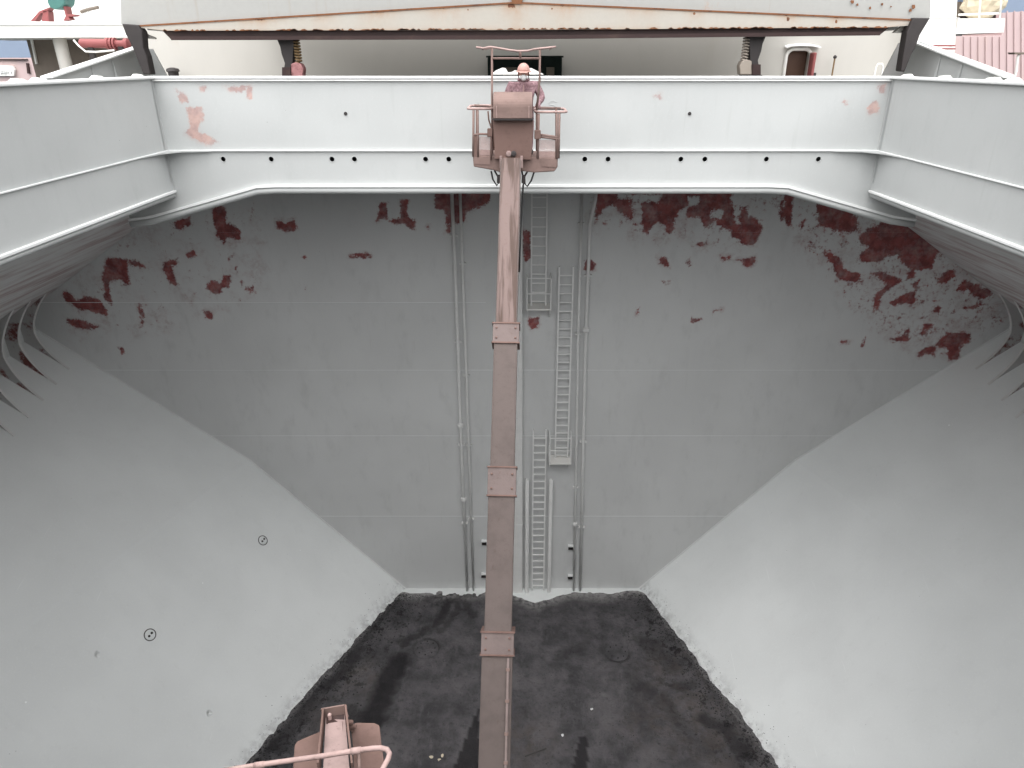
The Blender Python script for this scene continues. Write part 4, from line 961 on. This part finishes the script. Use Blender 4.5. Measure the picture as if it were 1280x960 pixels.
MB().px([(212, 45.5), (640, 44.3), (1102, 39.5), (1100, 44.2), (640, 49.3), (214, 50.2)], YH - .02, .06).build('rubber_seal', M['redbrown'], cov)
# ragged rust scale clinging to the lower edge
b = MB()
for k in range(150):
    x = random.uniform(205, 1108); y = 38.3 - (x - 205) / 905 * 4.0; wd = random.uniform(1.5, 6); hg = random.uniform(.6, 2.0)
    b.px([(x - wd, y + .6), (x - wd * .5, y - hg * .7), (x + wd * .2, y - hg), (x + wd, y + .6)], YH - .037, .02)
o = b.build('rust_scale', M['rust'], cov); o['kind'] = 'stuff'
b = MB()
for x, y, r in ((1066, 2, 2.2), (1072, 6, 1.4), (1088, 10, 1.6), (1103, 5, 1.5), (1114, 8, 1), (1142, 8, 2.6), (1138, 13, 2.2), (585, 12, 1.2), (1045, 27, 2), (985, 24, 2.2), (868, 17, 1.6), (690, 11, 1.3)):
    b.px([(x + r * math.cos(q) * random.uniform(.6, 1.2), y + r * 1.2 * math.sin(q) * random.uniform(.6, 1.2)) for q in np.linspace(0, 6.28, 8, endpoint=False)], YH - .034, .012)
o = b.build('rust_spots', M['rust'], cov); o['kind'] = 'stuff'
MB().px([(152, 29.5), (172, 31), (177.5, 40), (179, 60), (183, 70), (188, 93), (179, 93), (172, 76), (164, 56), (157, 43)], YH - .12, .25).build('hinge_arm', M['dark'], cov, bevel=.02)
MB().px([(166, 32), (175, 33), (183, 43), (193, 47), (193, 49), (182, 48), (180, 90), (176, 60)], YH + .2, .1).build('hinge_cheek', M['offwhite'], cov)
MB().px([(1142, 22), (1163, 22.5), (1150, 44), (1146, 56), (1138, 72), (1131, 90), (1126, 89), (1130, 64), (1134, 40)], YH - .12, .25).build('hinge_arm', M['dark'], cov, bevel=.02)
MB().px([(1117, 41), (1127, 33), (1134, 28), (1136, 24), (1140, 24), (1134, 44), (1131, 62), (1128, 62), (1130, 41)], YH + .2, .1).build('hinge_cheek', M['offwhite'], cov)
# rest posts under the cover
for s, x0_, lb in ((1, 0, 'dark rest post with rusty coil under the hatch cover, left one'), (-1, 0, 'dark rest post with pale coil under the hatch cover, nearer the open door')):
    f = (lambda x: x) if s > 0 else (lambda x: 940 - (x - 363.5) * 1.0)
    dy = 0 if s > 0 else -3.5
    c = P(f(365), 92, YH + .3); o = thing('cover_rest', (c.x, YH + .3, DECK), lb, 'rest post', 'rest posts under the hatch cover')
    q = lambda pts: [(f(a), c_ + dy) for a, c_ in pts]
    MB().px(q([(346, 49), (368, 49), (366, 70), (365, 96), (353, 96), (356, 79), (352, 68), (350, 58)]), YH + .2, .25).build('bracket', M['dark'], o, bevel=.01)
    col = P(f(371.5), 60, YH + .25); zt_, zb_ = P(371, 50 + dy, YH + .25).z, P(371, 79 + dy, YH + .25).z
    n = 90; MB().tube([(col.x + .062 * math.cos(k * .55), YH + .25 + .062 * math.sin(k * .55), zt_ + (zb_ - zt_) * k / n) for k in range(n)], .017, 6).build('coil', M['chain'] if s > 0 else M['tan'], o, smooth=True)
    MB().px(q([(363.5, 80), (370, 77.5), (376, 80), (379, 86), (378, 97), (363.5, 97)]), YH + .15, .25).build('cup', plain('worn_red_cup', (.36, .17, .17), second=(.1, .03, .03)) if s > 0 else M['tan'], o, bevel=.02)
    MB().px(q([(352.5, 84), (363, 84), (363, 97), (352.5, 97)]), YH + .12, .2).build('foot', M['redbrown'], o)
    z_ = P(365, 97 + dy, YH + .3).z; MB().box2((c.x - .2, YH + .15, DECK), (c.x + .2, YH + .45, z_)).build('pedestal', M['dark'], o)
# ramps for the cover wheels, outboard of the side coamings
for s, pts, lb in ((-1, [(58, 96.5), (165, 59.5), (168, 60), (187, 93)], 'grey wedge plate rising behind the left coaming corner'), (1, [(1262, 96), (1150, 52), (1147, 52), (1129, 91)], 'grey wedge plate with reddish stain behind the right coaming corner')):
    X_ = s * 8.55
    def at(p): d = ray(*p); t = X_ / d.x; return Vector((X_, d.y * t, ZC + d.z * t))
    a, b1, c1 = at(pts[0]), at(pts[1]), at(pts[3])
    Y2 = b1.y + .25
    o = thing('wheel_ramp', (X_, (a.y + Y2) / 2, DECK), lb, 'ramp plate', 'wheel ramps beside the hatch cover')
    MB().prism([(X_, a.y, DECK), (X_, a.y, a.z), (X_, b1.y, b1.z), (X_, Y2, b1.z - .02), (X_, Y2 + .55, DECK)], (s * .03, 0, 0)).build('web_plate', M['coaming'], o)
    MB().bar((X_, a.y, a.z), (X_, Y2, b1.z + .01), .22, .03, (0, 0, 1)).build('top_flange', M['trim'], o)
    MB().prism([(X_, Y2, b1.z - .02), (X_, Y2 + .55, DECK), (X_ - s * .75, Y2 + .6, DECK), (X_ - s * .3, Y2 + .05, b1.z - .02)], (0, .03, 0)).build('end_plate', M['coaming'] if s < 0 else M['frame'], o)
    for q in (.45, .7): 
        p = Vector((X_ - s * .02, a.y + (b1.y - a.y) * q, 0)); MB().prism([(p.x, p.y, DECK), (p.x, p.y, a.z + (b1.z - a.z) * q - .05), (p.x - s * .2, p.y, DECK)], (0, .02, 0)).build('stiffener', M['coaming'], o)

# accommodation front with the open door
YA = 24.0
acc = thing('deckhouse', (0, YA, DECK), 'cream white deckhouse front behind the hatch cover, with an open brown doorway', 'deckhouse')
zt_ = DECK + 9.0
xl, xr = P(186, 60, YA).x, P(1142, 60, YA).x
dx0, dx1 = P(983.5, 75, YA).x, P(1011, 75, YA).x; dzt = P(1000, 63, YA).z
for a, c, z0, z1 in ((xl, dx0, DECK, zt_), (dx1, xr, DECK, zt_), (dx0, dx1, dzt, zt_)): MB().box2((a, YA, z0), (c, YA + .25, z1)).build('wall', M['offwhite'], acc)
MB().box2((xl, YA + .25, DECK), (xr, YA + 8, zt_)).build('house_body', M['offwhite'], acc)
MB().box2((dx0 + .001, YA + .2, DECK), (dx1 - .001, YA + .245, dzt - .001)).build('doorway', M['brown'], acc)
fr = MB()
r_ = .18
zc_ = dzt - r_
arc = [(dx0 - .04, DECK)] + [(dx0 + r_ - (r_ + .04) * math.cos(q), zc_ + (r_ + .04) * math.sin(q)) for q in np.linspace(0, math.pi / 2, 6)] + [(dx1 - r_ + (r_ + .04) * math.sin(q), zc_ + (r_ + .04) * math.cos(q)) for q in np.linspace(0, math.pi / 2, 6)] + [(dx1 + .04, DECK)]
fr.tube([(a, YA - .02, c) for a, c in arc], .055, 8).build('door_frame', M['white'], acc, smooth=True)
dl_ = MB().box2((dx1 - .02, YA - .42, DECK + .05), (dx1 + .07, YA - .06, dzt - .06)).build('door', M['red'], acc, bevel=.03)
MB().box2((dx1 + .07, YA - .36, DECK + 1.15), (dx1 + .16, YA - .28, DECK + 1.3)).build('handle', M['dark'], dl_)
hd_ = [P(a, c, YA) for a, c in ((980.5, 58.3), (986, 56.2), (998, 55.4), (1012, 55.8), (1018, 57), (1023, 58))]
vv = []
for p in hd_: vv += [p + Vector((0, -.25, -.02)), p + Vector((0, 0, .02)), p + Vector((0, 0, -.01)), p + Vector((0, -.25, -.05))]
MB().add(vv, [(4 * i + k, 4 * i + (k + 1) % 4, 4 * i + 4 + (k + 1) % 4, 4 * i + 4 + k) for i in range(5) for k in range(4)] + [(0, 1, 2, 3), (23, 22, 21, 20)]).build('rain_hood', M['fitting'], acc)
# green locker behind the worker
c = P(656, 92, YA - .6)
o = thing('deck_locker', (c.x, YA - .6, DECK), 'dark green locker on deck behind the worker, against the deckhouse', 'locker')
za, zb_ = P(656, 72, YA - .9).z, DECK; x0_, x1_ = P(609.5, 80, YA - .9).x, P(702.5, 80, YA - .9).x
MB().box2((x0_, YA - .9, zb_), (x1_, YA - .05, za)).build('case', M['green'], o, bevel=.02)
for a, c_ in ((629, 646), (683, 693)): MB().box2((P(a, 84, YA - .92).x, YA - .94, zb_ + .2), (P(c_, 84, YA - .92).x, YA - .902, P(a, 84, YA - .92).z)).build('panel', M['tan'], o, bevel=.01)
MB().box2((x0_ - .04, YA - .94, za), (x1_ + .04, YA - .04, za + .05)).build('lid', M['green'], o)
# small deck fittings against the deckhouse
c = P(216, 88, YA - .5); o = thing('fairlead', (c.x, YA - .5, DECK), 'small dark rounded fitting by the deckhouse foot, right of the left hinge arm', 'fitting')
MB().lathe((c.x, YA - .5, DECK), (0, 0, 1), [(.15, 0), (.15, c.z - DECK - .05), (.2, c.z - DECK - .02), (.17, c.z - DECK + .05), (.06, c.z - DECK + .08)], 14).build('drum', M['dark'], o, autosmooth=True)
c = P(1043.5, 73, YA - .3); o = thing('vent_pole', (c.x, YA - .3, DECK), 'thin short pole right of the open door', 'pole')
MB().tube([(c.x, YA - .3, DECK), (c.x, YA - .3, c.z)], .025, 8).build('tube', M['chain'], o); MB().lathe((c.x, YA - .3, c.z), (0, 0, 1), [(.05, 0), (.06, .05), (.02, .09)], 8).build('cap', M['dark'], o)
c = P(1099, 86, YA - 1.5); o = MB().tube([(c.x - .1, YA - 1.5, DECK), (c.x - .1, YA - 1.5, c.z + .05), (c.x - .06, YA - 1.5, c.z + .13), (c.x + .06, YA - 1.5, c.z + .13), (c.x + .1, YA - 1.5, c.z + .05), (c.x + .1, YA - 1.5, DECK)], .025, 8).build('mooring_hoop', M['fitting'], smooth=True); tag(o, 'small grey hoop on deck near the right hinge arm', 'hoop')

# port wing: white overhang on a pillar
YW = 25.0
pw = thing('deck_wing', (P(80, 60, YW).x, YW, DECK), 'white overhanging deck wing on a pillar at the upper left', 'deckhouse')
MB().px([(-60, 31), (186, 31), (186, 47), (113, 46.5), (-60, 48)], YW, 3.0).build('fascia', M['white'], pw)
MB().px([(-60, 30), (190, 30), (190, 31), (-60, 31)], YW - .05, 3.0).build('edge_strip', M['trim'], pw)
MB().px([(-60, -260), (190, -260), (190, 30), (-60, 30)], YW + 2.4, .3).build('upper_wall', M['white'], pw)
zz0 = DECK
xq0, xq1 = P(38, 60, YW + 2.2).x, P(190, 60, YW + 2.2).x
MB().box2((xq0, YW + 2.1, DECK), (xq1, YW + 2.4, P(50, 47, YW + 2.2).z)).build('recess_wall', M['recess'], pw)
MB().px([(37, 47), (39, 47), (46, 80), (44, 80)], YW + 2.0, .08).build('recess_edge', M['white'], pw)
a, c = P(74, 48, YW + .6), P(76, 80, YW + .6)
MB().lathe((a.x, YW + .6, DECK), (0, 0, 1), [(.2, 0), (.2, P(74, 47, YW + .6).z - DECK)], 18).build('pillar', M['offwhite'], pw, autosmooth=True)
# hydraulic cylinder in red
YC = 19.5
a, c = P(100, 54, YC), P(163, 55, YC)
o = thing('hydraulic_cylinder', ((a.x + c.x) / 2, YC, DECK), 'red hydraulic cylinder lying beside the left wedge plate, under the wing', 'cylinder')
ax_ = (c - a); L = ax_.length; rr = .105
MB().lathe(a, ax_, [(rr * .7, 0), (rr, .03), (rr, L * .52), (rr * 1.25, L * .53), (rr * 1.25, L * .58), (rr, L * .59), (rr * 1.0, L * .60)], 16).build('barrel', M['red'], o, autosmooth=True)
MB().lathe(a + ax_ * .60, ax_, [(rr * .75, 0), (rr * .75, L * .28), (rr * 1.2, L * .29), (rr * 1.2, L * .36), (rr * .8, L * .38)], 16).build('gland', M['red'], o, autosmooth=True)
for t in (.62, .68): MB().lathe(a + ax_ * t, ax_, [(rr * 1.35, 0), (rr * 1.35, .04)], 16).build('flange', M['red'], o)
MB().tube([P(92, 50, YC - .2), P(98, 57, YC - .2), P(107, 64.5, YC - .2), P(120, 65, YC - .2), P(143, 63, YC - .2)], .022, 8).build('guard_rail', M['white'], o, smooth=True)
for t in (.2, .8): MB().box2((a.x + ax_.x * t - .06, YC - .05, DECK), (a.x + ax_.x * t + .06, YC + .05, a.z - .05)).build('stand', M['dark'], o)
# deck gear on the wing: red and teal machine, valve, thin post
YG = YW + .8
zg = P(60, 30, YG).z
c = P(65, 28, YG); o = thing('deck_machine', (c.x, YG, zg), 'small red and teal machine on the white wing deck', 'machine')
for pts in ([(38, 26.5), (49, 14), (62, 9), (58, 15), (51, 16), (43, 26.5)], [(52, 26.5), (54, 14), (60, 14), (61, 26.5)], [(79, 8), (82, 8), (84, 17), (94, 18), (92, 20), (85, 21), (88, 24), (79, 26), (82, 20)]): MB().px(pts, YG, .3).build('red_leg', M['red'], o)
MB().px([(58, -8), (82, -8), (80, 5), (75, 10), (68, 12), (62, 9), (59, 3)], YG - .1, .6).build('teal_body', M['teal'], o, bevel=.03)
c = P(110, 26, YG); o = thing('deck_valve', (c.x, YG, zg), 'thin dark valve stand with a sideways handle on the white wing deck', 'valve')
for x in (103, 107, 111): MB().tube([P(x, -6, YG), P(x + .5, 25, YG)], .025, 6).build('stem', M['fitting'], o)
MB().tube([P(101, 15, YG - .1), P(110, 12, YG - .1), P(123, 9, YG - .1)], .05, 8).build('handle', M['recess'], o)
c = P(29, 26, YG); o = thing('rail_post', (c.x, YG, zg), 'thin slanting rail post on the white wing deck, leftmost', 'post')
MB().tube([P(23, -8, YG), P(29.5, 26, YG)], .03, 6).build('tube', M['fitting'], o); MB().px([(21, 25.6), (36, 25.6), (36, 26.8), (21, 26.8)], YG - .1, .2).build('foot', M['fitting'], o)

# neighbouring ships
YS = 60.0
o = thing('neighbour_ship', (P(20, 85, YS).x, YS, 6), 'faded red hull and deck block of a ship beyond, far left', 'ship')
zb_ = 6.0
def slab(px_poly, Y, d, nm, m, par):
    pts = [P(a, c, Y) for a, c in px_poly]; return MB().prism(pts, (0, d, 0)).build(nm, M[m], par)
slab([(-90, 72.5), (70, 72), (75, 150), (-90, 150)], YS, 6, 'hull_side', 'pinkhull', o)
slab([(-90, 74), (33, 73.6), (33.5, 75), (-90, 75.6)], YS - .2, .18, 'rubbing_band', 'redbrown', o)
slab([(32.5, 79), (34.5, 79), (36.5, 92), (34, 92)], YS - .2, .18, 'fender_post', 'redbrown', o)
slab([(-8, 81), (15.5, 82.5), (18, 87), (17, 95), (-8, 95)], YS - .25, .2, 'name_panel', 'white', o)
for pts in ([(1.2, 92.5), (1.2, 88.4)], [(1.2, 88.6), (3.4, 88.4), (3.6, 90.3), (1.2, 90.6)], [(5, 88.6), (5, 91.6), (6.9, 91.6), (6.9, 88.6)], [(9.4, 88.5), (9.4, 91.6)], [(13.6, 88.5), (13.6, 91.6)]):
    MB().tube([P(a, c, YS - .3) for a, c in pts], .05, 6).build('letter_stroke', M['fitting'], o)
b = slab([(-90, 50), (36, 49), (42, 72), (-90, 72.5)], YS + 40, 10, 'far_ship', 'bluegrey', None); tag(b, 'blue grey ship side far beyond the left wing', 'ship')
o = thing('neighbour_ship', (P(1235, 60, 45).x, 45, 6), 'pale pink ribbed wall of a neighbouring ship, far right', 'ship')
slab([(1150, 46), (1252, 44), (1253, 16), (1360, 8), (1360, 150), (1150, 150)], 45, 4, 'side_wall', 'pinkhull', o)
for k in range(11):
    x = 1205 + k * 9; slab([(x, 46 if x < 1252 else 13.5), (x + 1.2, 46 if x < 1252 else 13.5), (x + 1.2, 100), (x, 100)], 44.93, .06, 'rib', 'pinkhull', o)
b = slab([(1225, -80), (1400, -80), (1400, 30), (1225, 30)], 90, 8, 'far_ship', 'bluegrey', None); tag(b, 'blue grey ship side far beyond the pink wall on the right', 'ship')
# starboard tower and its platform
YT = 23.4
o = thing('deck_tower', (P(1175, 60, YT).x, YT, DECK), 'plain white tower behind the right hinge arm, carrying a side platform', 'tower')
xa, xb = P(1142, 60, YT).x, P(1194.5, 60, YT).x
MB().prism([(xa, YT, DECK), (P(1190, 95, YT).x, YT, DECK), P(1193.5, 62, YT), P(1201, -90, YT), P(1150, -90, YT), (xa, YT, P(1142, 62, YT).z)], (0, 1.5, 0)).build('tower_body', M['white'], o)
MB().px([(1150, 22), (1200, 22), (1200, 22.8), (1150, 22.8)], YT - .02, .02).build('panel_seam', M['fitting'], o)
MB().px([(1198, 23), (1256.5, 23), (1254.5, 40.5), (1194.5, 42.5)], YT, 1.4).build('platform', M['white'], o)
MB().px([(1195, 42), (1254, 40.2), (1253.5, 41), (1195, 43.4)], YT + .03, 1.3).build('platform_underside', M['dark'], o)
for pts in ([(1224, 23), (1227, -30)], [(1250, 23), (1254, -40)], [(1198, 18.5), (1248, 17)]): MB().tube([P(a, c, YT + .1) for a, c in pts], .03, 8).build('platform_rail', M['white'], o, smooth=True)
for y in (57, 61): MB().tube([P(1163, y, YT - .15), P(1194, y, YT - .15)], .022, 6).build('grab_bar', M['red'], o)
for x in (1168, 1190): MB().tube([P(x, 57, YT - .15), P(x, 57, YT) + Vector((0, .02, 0))], .02, 6).build('grab_bar_stud', M['red'], o); 
c = P(1228, 22, YT + .8)
b = MB()
bm = bmesh.new(); bmesh.ops.create_icosphere(bm, subdivisions=3, radius=1)
ctr = P(1230, 6, YT + .75)
for v in bm.verts:
    n = 1 + .22 * noise.noise(v.co * 2.3) + .08 * noise.noise(v.co * 6); v.co = Vector((v.co.x * .62 * n, v.co.y * .4 * n, v.co.z * .50 * n))
zmin = min(v.co.z for v in bm.verts); base_z = P(1228, 23, YT + .0).z
bm.verts.ensure_lookup_table()
b.v = [tuple(v.co + Vector((ctr.x, ctr.y, base_z - zmin - .03))) for v in bm.verts]; b.f = [tuple(q.index for q in f.verts) for f in bm.faces]; bm.free()
o = b.build('canvas_bundle', M['cream']); tag(o, 'lumpy cream canvas bundle on the white side platform', 'bundle')
o = thing('winch_box', (P(1207, 20, YT + .9).x, YT + .9, base_z), 'dark brown box behind the canvas bundle on the platform', 'box')
MB().px([(1200, 2), (1216, 5), (1222, 24), (1199, 24)], YT + 1.1, .25).build('case', M['recess'], o); MB().px([(1199.5, 18), (1245, 18.5), (1245, 23.5), (1199.5, 23.5)], YT + 1.05, .04).build('skirt', M['redbrown'], o)
c = P(1271, 90, 30); o = thing('deck_lamp', (c.x, 30, DECK), 'thin white lamp standard with a flat head, far right', 'lamp')
MB().tube([(P(1270, 88, 30).x, 30, DECK), P(1270.5, 88, 30), P(1272, 72, 30), P(1274, 68, 30)], .05, 8).build('pole', M['white'], o, smooth=True); MB().px([(1267.5, 65.5), (1290, 65.5), (1290, 68), (1269, 68)], 29.9, .4).build('head', M['recess'], o)
